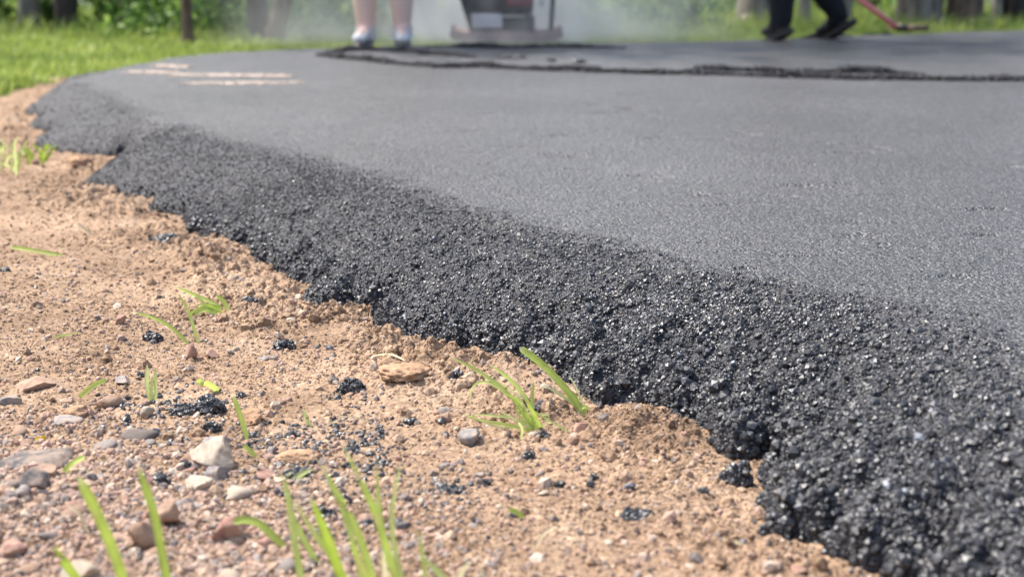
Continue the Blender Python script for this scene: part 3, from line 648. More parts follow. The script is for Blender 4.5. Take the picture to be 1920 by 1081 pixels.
def tuft(name, label, cat, blades, mat=None, group=None, merge_=False):
    """blades: (pixel path from root to tip, width px, lean depth, tint[, taper]); the root sits on the ground"""
    org = None; BL = []
    for bl in blades:
        path, wpx, lean, tn = bl[:4]; tp = bl[4] if len(bl) > 4 else .6
        px, py = path[0]; z = ZS
        for _ in range(4): x, y = P(px, py, z); z = ground_z(x, y)
        dep = y*cp-(z-CAM_H)*sp; r0 = Vector((x, y, z-.001)); org = org or r0.copy(); pts = [r0]; k = len(path)-1
        for j, (a, b) in enumerate(path[1:], 1):
            q = W(a, b, dep+lean*j/k); g = ground_z(q.x, q.y)+.0015
            if q.z < g:
                for _ in range(4): xx, yy = P(a, b, g); g = ground_z(xx, yy)+.0015
                q = Vector((xx, yy, g))
            pts.append(q)
        v, f = blade_vf(pts, wpx*dep/F_PX, 12 if k < 3 else 18, taper=tp, tw=random.uniform(-.4, .4))
        nn = len(v); tr = np.repeat(np.linspace(0, 1, nn//5), 5); BL.append((v, f, np.clip(tn+.10*(1-tr)*0+np.where(tr > .93, .35, 0)+np.where(tr < .08, .2, 0), 0, 1)))
    if len(BL) == 1 or merge_:
        V = []; F = []; T = []
        for v, f, t_ in BL: F += [tuple(i+len(V) for i in q) for q in f]; V += v; T += list(t_)
        return tag(link(name, npmesh(name, np.array([(p-org)[:] for p in V]), np.array(F), mat or M_BLADE, True, np.array(T), {'vein': np.tile([0, .25, .5, .75, 1], len(T)//5)}), loc=org), label, cat, group)
    root = tag(empty(name, org), label, cat, group); pn = 'petal' if 'flower' in name else 'blade'
    for v, f, t_ in BL: link(pn, npmesh(pn, np.array([(p-org)[:] for p in v]), np.array(f), mat or M_BLADE, True, t_, {'vein': np.tile([0, .25, .5, .75, 1], len(v)//5)}), root)
    return root
G = 'grass tufts on the soil'
tuft('grass_tuft', 'bushy clump of pale green grass blades leaning left beside the asphalt toe', 'grass', [
 ([(1005, 806), (960, 745), (905, 700), (842, 667)], 7.2, .00, 0.58), ([(1010, 805), (975, 760), (940, 730), (910, 715), (885, 725), (882, 755)], 5.6, .01, 0.70),
 ([(1013, 806), (985, 745), (955, 710), (918, 682)], 8.0, .02, 0.53), ([(1000, 805), (950, 795), (905, 788), (868, 775)], 6.4, -.01, 0.58), ([(1003, 806), (965, 785), (925, 778), (882, 776)], 4.8, -.01, 0.73),
 ([(1000, 808), (998, 760), (1000, 712)], 5.6, .0, 0.48), ([(1010, 808), (985, 775), (970, 750), (945, 738)], 9.6, -.01, 0.50), ([(975, 826), (978, 800), (955, 780), (935, 770)], 5.6, -.02, 0.80),
 ([(1016, 808), (1002, 778), (988, 755)], 9.6, -.02, 0.46), ([(990, 808), (975, 780), (965, 760)], 5.6, .0, 0.63), ([(1070, 808), (1035, 790), (1000, 770), (965, 755)], 4.0, .0, 0.68),
 ([(996, 806), (940, 800), (890, 782)], 4.8, -.02, 0.88), ([(1012, 806), (1030, 780), (1008, 775), (960, 768)], 3.2, .0, 0.78), ([(1000, 804), (985, 770), (965, 735), (890, 690), (885, 670)], 3.2, .02, 0.78)], group=G)
tuft('grass_tuft', 'few straight blades against the black slope, the tallest with a cut tip', 'grass', [
 ([(1098, 765), (1060, 728), (1020, 685), (974, 650)], 13, .01, .45, .93), ([(1095, 766), (1072, 740), (1050, 718)], 7, .0, .55), ([(1090, 768), (1060, 745), (1018, 720)], 6, -.01, .85), ([(1102, 764), (1082, 730), (1068, 705)], 4, .01, .9), ([(1092, 767), (1080, 745), (1062, 730)], 7, .0, .4), ([(1080, 772), (1095, 762), (1108, 768)], 6, .0, .5)], group=G)
tuft('grass_tuft', 'large blurred clump of tall green blades rising from the bottom edge', 'grass', [
 ([(770, 1160), (735, 1060), (700, 950), (640, 830)], 14, -.02, 0.43), ([(760, 1160), (730, 1050), (712, 960), (705, 860)], 10, .0, 0.58), ([(780, 1160), (745, 1050), (735, 960), (752, 862)], 10, .01, 0.70),
 ([(720, 1160), (700, 1090), (665, 985), (600, 868)], 15, -.02, 0.48), ([(660, 1170), (640, 1085), (610, 1000), (582, 932)], 19, -.03, 0.30), ([(690, 1160), (670, 1050), (640, 950), (612, 900)], 10, .0, 0.63),
 ([(700, 1170), (660, 1100), (590, 1000), (550, 935)], 10, -.01, 0.58), ([(820, 1170), (800, 1090), (785, 990)], 9, .0, 0.53), ([(730, 1170), (690, 1090), (655, 1010)], 12, -.02, 0.38), ([(850, 1170), (842, 1100), (790, 1040)], 14, .0, 0.68),
 ([(870, 1160), (860, 1090), (880, 1050)], 10, -.02, 0.98), ([(730, 1160), (722, 1080), (718, 1030)], 8, -.02, 1.00), ([(905, 1170), (915, 1110), (900, 1060)], 8, .0, 1.00)], group=G)
tuft('grass_tuft', 'two thin pale blades crossing in a narrow V left of the large foreground clump', 'grass', [
 ([(575, 1140), (558, 1050), (545, 960), (530, 885)], 14, .0, .6), ([(596, 1056), (575, 1020), (555, 980), (545, 950)], 12, .0, .55)], group=G)
tuft('grass_shoot', 'broad blurred green blade leaning left above the gravel, tallest of the left blades', 'grass shoot', [([(245, 1140), (222, 1060), (190, 980), (146, 892)], 20, -.02, .4, .85)], group=G)
tuft('grass_shoot', 'slim blurred blade standing between the stones, right of the broad one', 'grass shoot', [([(325, 1140), (308, 1060), (288, 960), (258, 872)], 16, .0, .38, .75)], group=G)
tuft('grass_shoot', 'short yellowish green blade tip at the lower left edge', 'grass shoot', [([(190, 1140), (140, 1080), (102, 1024)], 17, -.02, .3, .85)], group=G)
tuft('fallen_blade', 'curved bright green blade lying across the pebbles', 'grass shoot', [([(536, 1024), (510, 1002), (485, 980), (455, 973), (436, 980)], 15, .0, .45, .8)])
tuft('grass_sprig', 'small sprig with stubby leaves and two stems in the soil by the asphalt', 'grass', [
 ([(418, 584), (395, 565), (360, 550), (328, 536)], 7, .01, .5), ([(430, 578), (418, 563), (405, 552)], 9, .0, .5), ([(412, 586), (385, 578), (358, 590)], 12, .0, .5, .9), ([(415, 585), (395, 574), (372, 572)], 10, .0, .45), ([(400, 584), (380, 566), (365, 550)], 6, .0, .6), ([(418, 583), (400, 578), (385, 570)], 8, -.01, .4)])
tuft('grass_shoot', 'long thin arching blade leaning left from the pointed pinkish stone', 'grass shoot', [([(356, 646), (325, 616), (295, 598), (250, 583)], 7, .0, .5)], group=G)
tuft('grass_shoot', 'thin upright curved blade beside the pointed pinkish stone', 'grass shoot', [([(372, 642), (362, 610), (350, 575), (334, 551)], 6, .0, .55)], group=G)
tuft('grass_sprout', 'three narrow pale blades sprouting upright from the middle of the black crumbs', 'grass', [
 ([(286, 755), (276, 725), (276, 682)], 8, .0, .78, .7), ([(286, 756), (284, 735), (286, 704)], 6, .0, .7), ([(288, 755), (292, 730), (290, 688)], 7, .0, .75)], group=G)
tuft('grass_shoot', 'single short green blade leaning left above the large pale stone', 'grass shoot', [([(464, 822), (456, 795), (448, 770), (438, 742)], 10, .0, .5, .85)], group=G)
tuft('fallen_blade', 'short flat cut blade resting on the biggest loose black lump', 'grass shoot', [([(410, 733), (392, 720), (368, 714)], 12, -.03, .55, .9)])
tuft('fallen_blade', 'light green cut blade lying flat on smooth soil near the left edge', 'grass shoot', [([(118, 478), (70, 470), (20, 462)], 8, .0, .6, .9)])
tuft('fallen_blade', 'short green cut blade lying right of the broad tan rock', 'grass shoot', [([(148, 742), (175, 722), (200, 711)], 9, .0, .5, .8)])
tuft('fallen_blade', 'green cut blade lying on the soil just right of the flat dark stone', 'grass shoot', [([(114, 888), (135, 868), (160, 855)], 11, .0, .5, .8)])
tuft('fallen_blade', 'short cut blade poking out beside the large pale stone', 'grass shoot', [([(480, 856), (468, 843), (456, 834)], 9, .0, .5, .8)])
tuft('fallen_blade', 'tiny green snippet alone on the smooth soil right of the blurred clump', 'grass shoot', [([(982, 970), (968, 958), (954, 954)], 9, .0, .4, .85)])
tuft('fallen_blade', 'wispy thin green stem lying on soil left of the red brown pebble', 'grass shoot', [([(90, 632), (118, 628), (150, 622)], 4, .0, .6)])
tuft('fallen_blade', 'faint grey green blade standing among black crumbs behind the blurred clump', 'grass shoot', [([(585, 800), (575, 785), (568, 765)], 8, .0, .75)])
tuft('yellow_sprig', 'yellow green sprig lying behind the tip of the blurred foreground clump', 'sprig', [([(545, 902), (560, 890), (586, 878)], 10, .0, .75), ([(548, 900), (562, 896), (580, 898)], 9, .0, .8), ([(545, 900), (542, 890), (545, 884)], 8, .0, .9)])
M_YEL = simple('yellow_petal', (.75, .50, .03), .6, .3, .15, 200)
tuft('yellow_flower', 'tiny yellow flower scrap on the soil above the flat dark stone', 'flower', [([(78, 828), (72, 822), (68, 818)], 9, .0, .5), ([(79, 828), (82, 822), (80, 814)], 9, .0, .5), ([(76, 828), (78, 822), (84, 818)], 8, .0, .5)], mat=M_YEL)
for path, wd, lab in (([(172, 441), (158, 428), (145, 418)], 6, 'pale straw stub on the soil bank at the left'), ([(1412, 1027), (1385, 1016), (1358, 1010)], 7, 'pale dry straw lying on smooth soil near the asphalt toe'),
        ([(690, 674), (730, 662), (770, 678)], 3, 'thin dry stalk on the soil below the sandy notch'), ([(1000, 1030), (1020, 1000), (1045, 985)], 5, 'dry straw sticking up on the soil at the bottom middle'),
        ([(300, 474), (298, 466), (296, 460)], 6, 'short straw end standing by the lump apart from the edge'), ([(505, 894), (520, 895), (535, 893)], 9, 'flat pale wood chip in front of the long brown clod'),
        ([(170, 1005), (150, 965), (125, 945)], 6, 'bent brown root fibre among the gravel at left'), ([(572, 870), (585, 850), (598, 868)], 3, 'fine root fibre caught on the long brown clod'),
        ([(605, 800), (650, 780), (700, 792)], 3, 'thin curved stalk on soil under the flat grey lump'), ([(820, 735), (850, 745), (880, 735)], 3, 'dry stalk left of the leaning clump')):
    tuft('straw', lab, 'straw', [(path, wd, .0, .5, .85)], mat=M_STRAW)
# left edge blurred tuft further off
rr = random.Random(3); bl = []
for k in range(26):
    bx, by = rr.uniform(-35, 40), rr.uniform(298, 330); ln = rr.uniform(18, 62); sx = rr.uniform(-45, 30)
    bl.append(([(bx, by), (bx+sx*.4, by-ln*.6), (bx+sx, by-ln)], rr.uniform(3, 5), rr.uniform(-.05, .05), rr.uniform(.45, .9)))
tuft('grass_tuft', 'soft grey green tuft at the left edge where the soil bank begins', 'grass', bl, group=G)
bl = []
for k in range(16):
    bx, by = rr.uniform(40, 85), rr.uniform(290, 300); sx = rr.uniform(-20, 25)
    bl.append(([(bx, by), (bx+sx*.5, by-10), (bx+sx, by-rr.uniform(8, 24))], 6, .0, rr.uniform(.0, .4)))
tuft('grass_tuft', 'low dark green tuft at the far toe of the asphalt', 'grass', bl, group=G)

# lawn
def lawn(n, rng):
    k = rng.random(n); y = 4.1*(16/4.1)**k; x = rng.uniform(-.48, .48, n)*y; dt = edge_d(x, y); m = lawn_mask(x, y, dt); fo_ = forest_mask(x, y)
    ok = (rng.random(n) < m*(1-.65*fo_)) & (dt < -.012); x, y, fo_ = x[ok], y[ok], fo_[ok]; n = len(x)
    z = soil_h(x, y, fine=False)[0]-.004; h = rng.uniform(.035, .075, n)*(1+1.5*fo_*rng.random(n))*np.clip((-edge_d(x, y)+.1)/.3, .35, 1); wd = rng.uniform(.003, .006, n); a = rng.uniform(0, 6.28, n)
    lx, ly = rng.normal(0, .35, n)*h, rng.normal(0, .35, n)*h; ca, sa = np.cos(a)*wd, np.sin(a)*wd; V = np.zeros((n, 5, 3))
    V[:, 0] = np.stack([x-ca, y-sa, z], -1); V[:, 1] = np.stack([x+ca, y+sa, z], -1)
    V[:, 2] = np.stack([x-ca*.8+lx*.35, y-sa*.8+ly*.35, z+h*.6], -1); V[:, 3] = np.stack([x+ca*.8+lx*.35, y+sa*.8+ly*.35, z+h*.6], -1); V[:, 4] = np.stack([x+lx, y+ly, z+h*.95], -1)
    i = (np.arange(n)*5)[:, None]; Q = i+np.array([[0, 1, 3, 2]]); T = i+np.array([[2, 3, 4]]); pt = np.clip(.5+.5*fbm(x*2, y*2, 2, 400)+rng.normal(0, .2, n)-fo_*.35, 0, 1)
    return npmesh('lawn_grass', V.reshape(-1, 3), [Q, T], M_LAWN, True, np.repeat(pt, 5))
tag(link('lawn_grass', lawn(150000, RNG)), 'bright green mown lawn beyond the asphalt edge', 'grass', kind='stuff')

# ------------------------------------------------------------ woodland
def leaves(cx, cy, cz, rx, ry, rz, n, rng, size=.045, tint=.5, hollow=.35, tj=.22):
    d = rng.normal(size=(n, 3)); d /= np.linalg.norm(d, axis=1)[:, None]; r_ = (hollow+(1-hollow)*rng.random(n)**.6)*(1+.3*n3(d, 2.0, int(rng.integers(1e6))))
    p = d*r_[:, None]*np.array([rx, ry, rz])+np.array([cx, cy, cz]); R = rand_rot(n, rng); s = size*rng.uniform(.5, 1.3, n)
    L0 = np.array([(0, -1, 0), (.45, -.2, .12), (.3, .6, .05), (0, 1, -.1), (-.3, .6, .05), (-.45, -.2, .12), (0, 0, -.05)])
    v = np.einsum('nij,kj->nki', R, L0)*s[:, None, None]*.6+p[:, None, :]; F0 = np.array([(0, 1, 6), (1, 2, 6), (2, 3, 6), (3, 4, 6), (4, 5, 6), (5, 0, 6)])
    return v.reshape(-1, 3), (F0[None]+(np.arange(n)*7)[:, None, None]).reshape(-1, 3), np.repeat(np.clip(tint+rng.normal(0, tj, n), 0, 1), 7)
def joinvft(l):
    off = 0; V = []; F = []; T = []
    for v, f, t in l: V.append(v); F.append(f+off); T.append(t); off += len(v)
    return np.concatenate(V), np.concatenate(F), np.concatenate(T)
def tube(pts, rad, seg=14, rough=.06, seed=0, cap=True):
    V = []; F = []; n = len(pts)
    for i, (p, r_) in enumerate(zip(pts, rad)):
        d = (Vector(pts[min(i+1, n-1)])-Vector(pts[max(i-1, 0)])).normalized(); a = d.orthogonal().normalized() if abs(d.z) < .5 else Vector((1, 0, 0)).cross(d).cross(d).normalized()*-1; b = d.cross(a)
        for k in range(seg):
            th = 2*math.pi*k/seg; rr_ = r_*(1+rough*(math.sin(k*2.7+i*.9+seed)+math.sin(k*1.3-i*.4+seed*2))*.7); V.append(Vector(p)+a*math.cos(th)*rr_+b*math.sin(th)*rr_)
        if i: F += [((i-1)*seg+k, (i-1)*seg+(k+1) % seg, i*seg+(k+1) % seg, i*seg+k) for k in range(seg)]
    return [v[:] for v in V], F
def joint(lst):
    V = []; F = []
    for v, f in lst: F += [tuple(i+len(V) for i in q) for q in f]; V += v
    return np.array(V), F
def polymesh(name, V, F, mat, smooth=True):
    me = bpy.data.meshes.new(name); me.from_pydata([tuple(v) for v in V], [], F); me.materials.append(mat); me.update()
    for p in me.polygons: p.use_smooth = smooth
    return me
def bark(name, a, b):
    m, nt, bs = new_mat(name); co = objco(nt); mp = N(nt, 'ShaderNodeMapping'); mp.inputs['Scale'].default_value = (1, 1, .25); L(nt, co, mp.inputs[0])
    c = ramp(nt, noise(nt, mp.outputs[0], 22, 5, .65), [(.35, a), (.62, b)]); L(nt, c, bs.inputs['Base Color']); bs.inputs['Roughness'].default_value = .95; bs.inputs['Specular IOR Level'].default_value = .2
    bump(nt, noise(nt, mp.outputs[0], 30, 5, .7), .03, .9, bs); return m
M_BK = {'dark': bark('dark_bark', (.03, .025, .022), (.09, .07, .06)), 'grey': bark('grey_bark', (.12, .10, .085), (.32, .28, .24)), 'brown': bark('brown_bark', (.09, .06, .045), (.24, .17, .13)), 'pale': bark('pale_bark', (.22, .19, .16), (.42, .38, .33))}
def tree(px, py, wpx, kind, label, lean=0.0, crown=True, seed=0, name='tree', h=7.0):
    rg = random.Random(seed); rng = np.random.default_rng(seed+900); x, y = P(px, py, ZS+.01); z = float(soil_h(np.array([x]), np.array([y]), fine=False)[0][0]); dep = y
    r0 = wpx*dep/F_PX/2; t = empty(name, (x, y, z)); tag(t, label, 'tree', 'trees behind the driveway')
    pts = [(0, 0, -.15)]+[(lean*k*h/12+rg.uniform(-.02, .02)*k*.4, rg.uniform(-.02, .02)*k*.4, k*h/12*.8) for k in [0, .12, .25, .45, .8, 1.5, 3, 5, 7, 9, 11]]
    rad = [r0*1.35, r0*1.22, r0*1.1, r0*1.03]+[r0*(1-.07*i) for i in range(8)]; tv = [tube(pts, rad, 18, .05, seed)]
    limbs = []
    for k in range(5):
        b = Vector(pts[7+k % 4]); a_ = rg.uniform(0, 6.28); e = b+Vector((math.cos(a_)*1.3, math.sin(a_)*1.3, rg.uniform(.5, 1.1))); tv.append(tube([b[:], (b.lerp(e, .5)+Vector((0, 0, -.1)))[:], e[:]], [r0*.35, r0*.22, r0*.08], 8, .05, k)); limbs.append(e)
    for k in range(4):   # root flare
        a_ = rg.uniform(0, 6.28); tv.append(tube([(0, 0, .10), (math.cos(a_)*r0*1.1, math.sin(a_)*r0*1.1, .03), (math.cos(a_)*r0*2.0, math.sin(a_)*r0*2.0, -.06)], [r0*.5, r0*.35, r0*.15], 8, .05, k))
    V, F = joint(tv); link('trunk', polymesh('trunk', V, F, M_BK[kind]), t)
    if crown:
        ls = [leaves(e.x, e.y, e.z+.2, .9, .9, .6, 150, rng, .16, .45) for e in limbs]; tp = Vector(pts[-1]); ls.append(leaves(tp.x, tp.y, tp.z+.3, 1.2, 1.2, .9, 220, rng, .16, .5))
        v, f, tt = joinvft(ls); link('crown', npmesh('crown', v, f, M_LEAF, True, tt), t)
    return t
TR = [(58, 58, 42, 'grey', 'grey mottled tree trunk nearest the left corner of the picture', 0), (126, 60, 42, 'dark', 'very dark trunk second from the left corner', 0), (354, 90, 20, 'brown', 'thin grey brown sapling trunk standing alone at the lawn edge', -.01),
 (486, 80, 40, 'dark', 'dark trunk behind and touching the leaning brown trunk', -.02), (514, 86, 34, 'brown', 'leaning brown trunk left of the bare legged person', .18), (782, 62, 66, 'brown', 'wide brown trunk just right of the bare legs, half lost in steam', 0),
 (1415, 46, 66, 'grey', 'broad grey trunk left of the person in black trousers', 0), (1508, 48, 22, 'pale', 'narrow tan trunk seen between the dark trouser legs', 0), (1584, 50, 24, 'grey', 'thin grey trunk right of the walking feet', 0),
 (1722, 50, 78, 'grey', 'stout grey brown trunk behind the red handle', 0), (1806, 50, 66, 'brown', 'stout brown trunk right of the stout grey brown one', 0), (1868, 46, 20, 'pale', 'slim pale trunk near the right corner', 0), (1902, 46, 44, 'dark', 'blackish trunk at the right corner of the picture', 0),
 (1335, 30, 26, 'dark', 'dark distant trunk right of the drifting steam', 0), (1238, 22, 30, 'dark', 'dark far trunk hidden behind the drifting steam', 0), (230, 20, 26, 'dark', 'dark far trunk in the shade between the left trunks and the sapling', 0)]
for i, (a, b, c, k, lab, ln) in enumerate(TR): tree(a, b, c, k, lab, ln, seed=i, crown=c > 30)
def blocked(x, y, s):
    return any(y < ty+.05 and abs(x/y-tx/ty) < (s*.8+tr)/y for tx, ty, tr in TXY)
TXY = [(*P(a, b, ZS+.01), c*P(a, b, ZS+.01)[1]/F_PX/2) for a, b, c, *_ in TR if c > 18 and a not in (230, 1238, 1335)]
def shrub(px, py, wpx, hm, label, tint, seed, n=900, size=.045):
    rng = np.random.default_rng(seed); x, y = P(px, py-14, ZS+.01); rx = wpx*y/F_PX/2; t = empty('shrub', (x, y, ZS+.01)); tag(t, label, 'shrub', 'shrubs at the wood edge'); ls = []
    for k in range(7):
        a = rng.uniform(0, 6.28); q = rng.uniform(.1, .75); ls.append(leaves(math.cos(a)*rx*q, math.sin(a)*rx*.6*q, hm*rng.uniform(.25, .85), rx*rng.uniform(.25, .5), rx*.4, hm*rng.uniform(.15, .32), n//7, rng, size, tint+rng.uniform(-.15, .15)))
    v, f, tt = joinvft(ls); link('foliage', npmesh('foliage', v, f, M_LEAF, True, tt), t)
    V, F = joint([tube([(0, 0, -.05), (math.cos(k)*rx*.3, math.sin(k)*.1, hm*.5), (math.cos(k)*rx*.6, math.sin(k)*.15, hm*.85)], [.012, .008, .004], 6) for k in range(5)]); link('stem', polymesh('stem', V, F, M_BK['brown']), t)
SH = [(92, 74, 36, .24, 'low green shrub between the two left trunks'), (215, 72, 130, .36, 'bright leafy shrub left of the thin sapling'), (300, 66, 130, .36, 'light green shrub right behind the lawn, just left of the sapling'), (425, 70, 90, .42, 'bright bush between the sapling and the leaning trunk'),
 (5, 70, 60, .22, 'dark green shrub in the left corner'), (600, 60, 110, .46, 'green bush between the leaning trunk and the bare legs'), (710, 40, 60, .5, 'dark bush seen between the bare legs'), (850, 40, 56, .5, 'pale green bush left of the steaming machine'),
 (1060, 44, 130, .5, 'sunlit green bush right of the steaming machine'), (1190, 48, 150, .45, 'bright green bush in the thin end of the steam'), (1310, 42, 90, .45, 'yellow green bush left of the broad grey trunk'), (1555, 40, 60, .4, 'leafy sprig between the walking feet and the thin grey trunk'),
 (1640, 42, 60, .4, 'deep green bush behind the red handle'), (1766, 36, 20, .5, 'dark sprig between the two stout trunks'), (950, 20, 160, .6, 'green bush far behind the machine')]
for i, (a, b, c, h_, lab) in enumerate(SH): shrub(a, b, c, h_, lab, [.25, .6, .55, .75, .3, .55, .15, .6, .8, .75, .85, .5, .25, .2, .5][i], 1200+i, 1500)
def undergrowth(rng):
    ls = []
    for k in range(430):
        y = rng.uniform(8.9, 19) if k % 3 else rng.uniform(8.2, 10.5); x = rng.uniform(-.48, .46)*y
        if forest_mask(np.array([x]), np.array([y]))[0] < .3: continue
        s = rng.uniform(.15, .5)
        if blocked(x, y, s*.9) or (x > 1.9 and rng.random() < .6): continue
        hgt = rng.uniform(.12, .35)*(1+(y-9)*.12); tn = .30+.85*float(fbm(np.array([x*.9]), np.array([y*.9]), 2, 500)[0])+rng.uniform(-.1, .1)-(.12 if x > 2 else 0)
        if tn < .12: continue
        ls.append(leaves(x, y, ZS+hgt*.5, s, s*.6, hgt*.6, 110, rng, .05 if y < 12 else .075, tn, .2))
    return joinvft(ls)
v, f, tt = undergrowth(RNG); tag(link('undergrowth', npmesh('undergrowth', v, f, M_LEAF, True, tt)), 'tangled green woodland undergrowth behind the lawn', 'undergrowth', kind='stuff')
# pale broken stump behind the bare legged person
x, y = P(712, 66, ZS+.02); st = empty('tree_stump', (x, y, ZS)); tag(st, 'pale tan broken stump with a dark foot showing behind the bare left calf', 'stump')
V, F = tube([(0, 0, -.05), (0, 0, .05), (-.012, 0, .10), (-.028, 0, .17), (-.04, 0, .205)], [.085, .062, .05, .03, .012], 14, .12, 3); link('wood', polymesh('wood', V, F, simple('split_wood', (.42, .30, .19), .9, .2, .25, 40)), st)
V, F = tube([(0, 0, -.06), (0, 0, .02), (0, 0, .06)], [.12, .10, .068], 14, .15, 5); link('bark_foot', polymesh('bark_foot', V, F, simple('red_bark', (.10, .05, .04), .95, .2, .3, 40)), st)

# ------------------------------------------------------------ people
M_SKIN = simple('skin', (.88, .62, .52), .5, .4, .06, 12); M_TROU = simple('black_denim', (.016, .016, .02), .85, .2, .3, 20, bmp=.003)
M_SHORT = simple('grey_shorts', (.10, .11, .13), .85, .2, .2, 20); M_TEE = simple('tee_shirt', (.30, .33, .38), .85, .2, .1, 20); M_TEE2 = simple('dark_tee', (.04, .05, .07), .85, .2, .1, 20)
M_SOCK = simple('white_sock', (.74, .73, .71), .8, .2, .08, 60); M_SHOE = simple('grey_white_shoe', (.62, .61, .60), .6, .3, .15, 40); M_SOLE = simple('grey_sole', (.25, .26, .25), .7, .3, .1, 30)
M_BOOT = simple('dusty_boot', (.035, .03, .03), .6, .3, .3, 30); M_HAIR = simple('brown_hair', (.06, .035, .02), .6, .4, .3, 90)
def skin_mesh(name, joints, edges, root, mat, sub=2):
    me = bpy.data.meshes.new(name); me.from_pydata([j[:3] for j in joints], edges, []); o = bpy.data.objects.new(name, me); COL.objects.link(o)
    m = o.modifiers.new('s', 'SKIN'); m.use_smooth_shade = True
    for i, j in enumerate(joints):
        sv = me.skin_vertices[0].data[i]; r_ = j[3]; sv.radius = r_ if isinstance(r_, tuple) else (r_, r_); sv.use_root = i == root
    s = o.modifiers.new('d', 'SUBSURF'); s.levels = sub; s.render_levels = sub
    dg = bpy.context.evaluated_depsgraph_get(); dg.update(); m2 = bpy.data.meshes.new_from_object(o.evaluated_get(dg)); bpy.data.objects.remove(o)
    m2.name = name; m2.materials.clear(); m2.materials.append(mat)
    for p in m2.polygons: p.use_smooth = True
    return m2
LEGW = 1.0
def person(loc, rz, J, label, legmat, clothes, shoe, scale=1.0, sock=None, skin_legs=True, lw_=1.0, sole=None):
    """J: dict of joint positions in body space (x right of the body, y forwards)"""
    t = empty('person', loc, rz); t.scale = (scale,)*3; tag(t, label, 'person'); K = []; E = []; ix = {}
    def add(nm, p, r_, par=None):
        ix[nm] = len(K); K.append((*p, r_))
        if par: E.append((ix[par], ix[nm]))
    def lp(a, b, f): return tuple(a[i]+(b[i]-a[i])*f for i in range(3))
    add('pelvis', J['pelvis'], (.15, .11)); add('waist', J['waist'], (.13, .10), 'pelvis'); add('chest', J['chest'], (.155, .11), 'waist'); add('neckb', J['neck'], (.06, .06), 'chest')
    hd = J['head']; add('chin', lp(J['neck'], hd, .5), (.058, .062), 'neckb'); add('face', hd, (.076, .092), 'chin'); add('crown', (hd[0], hd[1]-.01, hd[2]+.085), (.062, .075), 'face')
    for s in 'LR':
        h, k, a, f_ = (J[n+s] for n in ('hip', 'knee', 'ankle', 'toe'))
        add('hip'+s, h, .088, 'pelvis'); add('th'+s, lp(h, k, .5), .076, 'hip'+s); add('knee'+s, k, .053*lw_, 'th'+s); add('calf'+s, lp(k, a, .30), (.056*lw_, .060*lw_), 'knee'+s); add('calfm'+s, lp(k, a, .55), (.054*lw_, .054*lw_), 'calf'+s)
        add('shin'+s, lp(k, a, .80), .042*lw_, 'calfm'+s); add('ankle'+s, a, .035*lw_, 'shin'+s); add('foot'+s, lp(a, f_, .55), (.036, .028), 'ankle'+s); add('toe'+s, f_, (.034, .018), 'foot'+s)
        sh, el, wr = (J[n+s] for n in ('shoulder', 'elbow', 'wrist')); add('sh'+s, sh, .055, 'chest'); add('ua'+s, lp(sh, el, .5), .045, 'sh'+s); add('el'+s, el, .037, 'ua'+s); add('fa'+s, lp(el, wr, .4), .036, 'el'+s); add('wr'+s, wr, .024, 'fa'+s)
        d = Vector(wr)-Vector(el); d.normalize(); hd_ = Vector(wr)+d*.05; add('palm'+s, hd_[:], (.034, .016), 'wr'+s)
    body = link('body', skin_mesh('body', K, E, 0, M_SKIN), t)
    # fingers, ears, nose joined to the body mesh
    bm = bmesh.new(); bm.from_mesh(body.data)
    def extra(js, es):
        m = skin_mesh('x', js, es, 0, M_SKIN, 1); bm.from_mesh(m)
    for s in 'LR':
        el, wr = Vector(J['elbow'+s]), Vector(J['wrist'+s]); d = (wr-el).normalized(); sd2 = d.cross(Vector((0, 1, 0)) if abs(d.y) < .8 else Vector((0, 0, 1))).normalized(); nn = d.cross(sd2)
        for i, ln in enumerate((.062, .072, .068, .052)):
            a = wr+d*.07+sd2*(i-1.5)*.018; b = a+d*ln*.5+nn*.008; c = b+d*ln*.3+nn*.025; e = c+nn*.022; extra([(*a, .0095), (*b, .0085), (*c, .008), (*e, .007)], [(0, 1), (1, 2), (2, 3)])
        a = wr+d*.03+sd2*.025; b = a+sd2*.03+d*.025+nn*.01; c = b+d*.028+nn*.02; extra([(*a, .011), (*b, .0095), (*c, .008)], [(0, 1), (1, 2)])
    hx, hy, hz = hd; extra([(hx, hy+.085, hz+.02, .009), (hx, hy+.108, hz-.008, .013)], [(0, 1)])
    extra([(hx-.025, hy+.088, hz-.045, .006), (hx, hy+.094, hz-.045, .008), (hx+.025, hy+.088, hz-.045, .006)], [(0, 1), (1, 2)])
    for q in (-1, 1): extra([(hx+q*.078, hy, hz+.02, .012), (hx+q*.082, hy-.005, hz-.02, .010)], [(0, 1)])
    bm.to_mesh(body.data); bm.free()
    for q in (-1, 1):
        V0, F0 = ISO[2]; link('eye', npmesh('eye', V0*.012+np.array([hx+q*.03, hy+.084, hz+.012]), F0, simple('eye', (.05, .04, .04), .2), True), body)
    V0, F0 = ISO[3]; hv = V0*np.array([.088, .102, .10])*(1+.04*n3(V0, 6, 3))[:, None]+np.array([hx, hy-.018, hz+.055]); link('hair', npmesh('hair', hv, F0, M_HAIR, True), t)
    def cl(nm, keys, grow, mat):
        js = [(*K[ix[k]][:3], tuple(g+grow for g in (K[ix[k]][3] if isinstance(K[ix[k]][3], tuple) else (K[ix[k]][3],)*2))) for k in keys]; mp = {ix[k]: i for i, k in enumerate(keys)}
        es = [(mp[a], mp[b]) for a, b in E if a in mp and b in mp]; link(nm, skin_mesh(nm, js, es, 0, mat), t)
    cl('shirt', ['chest', 'waist', 'neckb', 'shL', 'uaL', 'shR', 'uaR'], .014, clothes['shirt'])
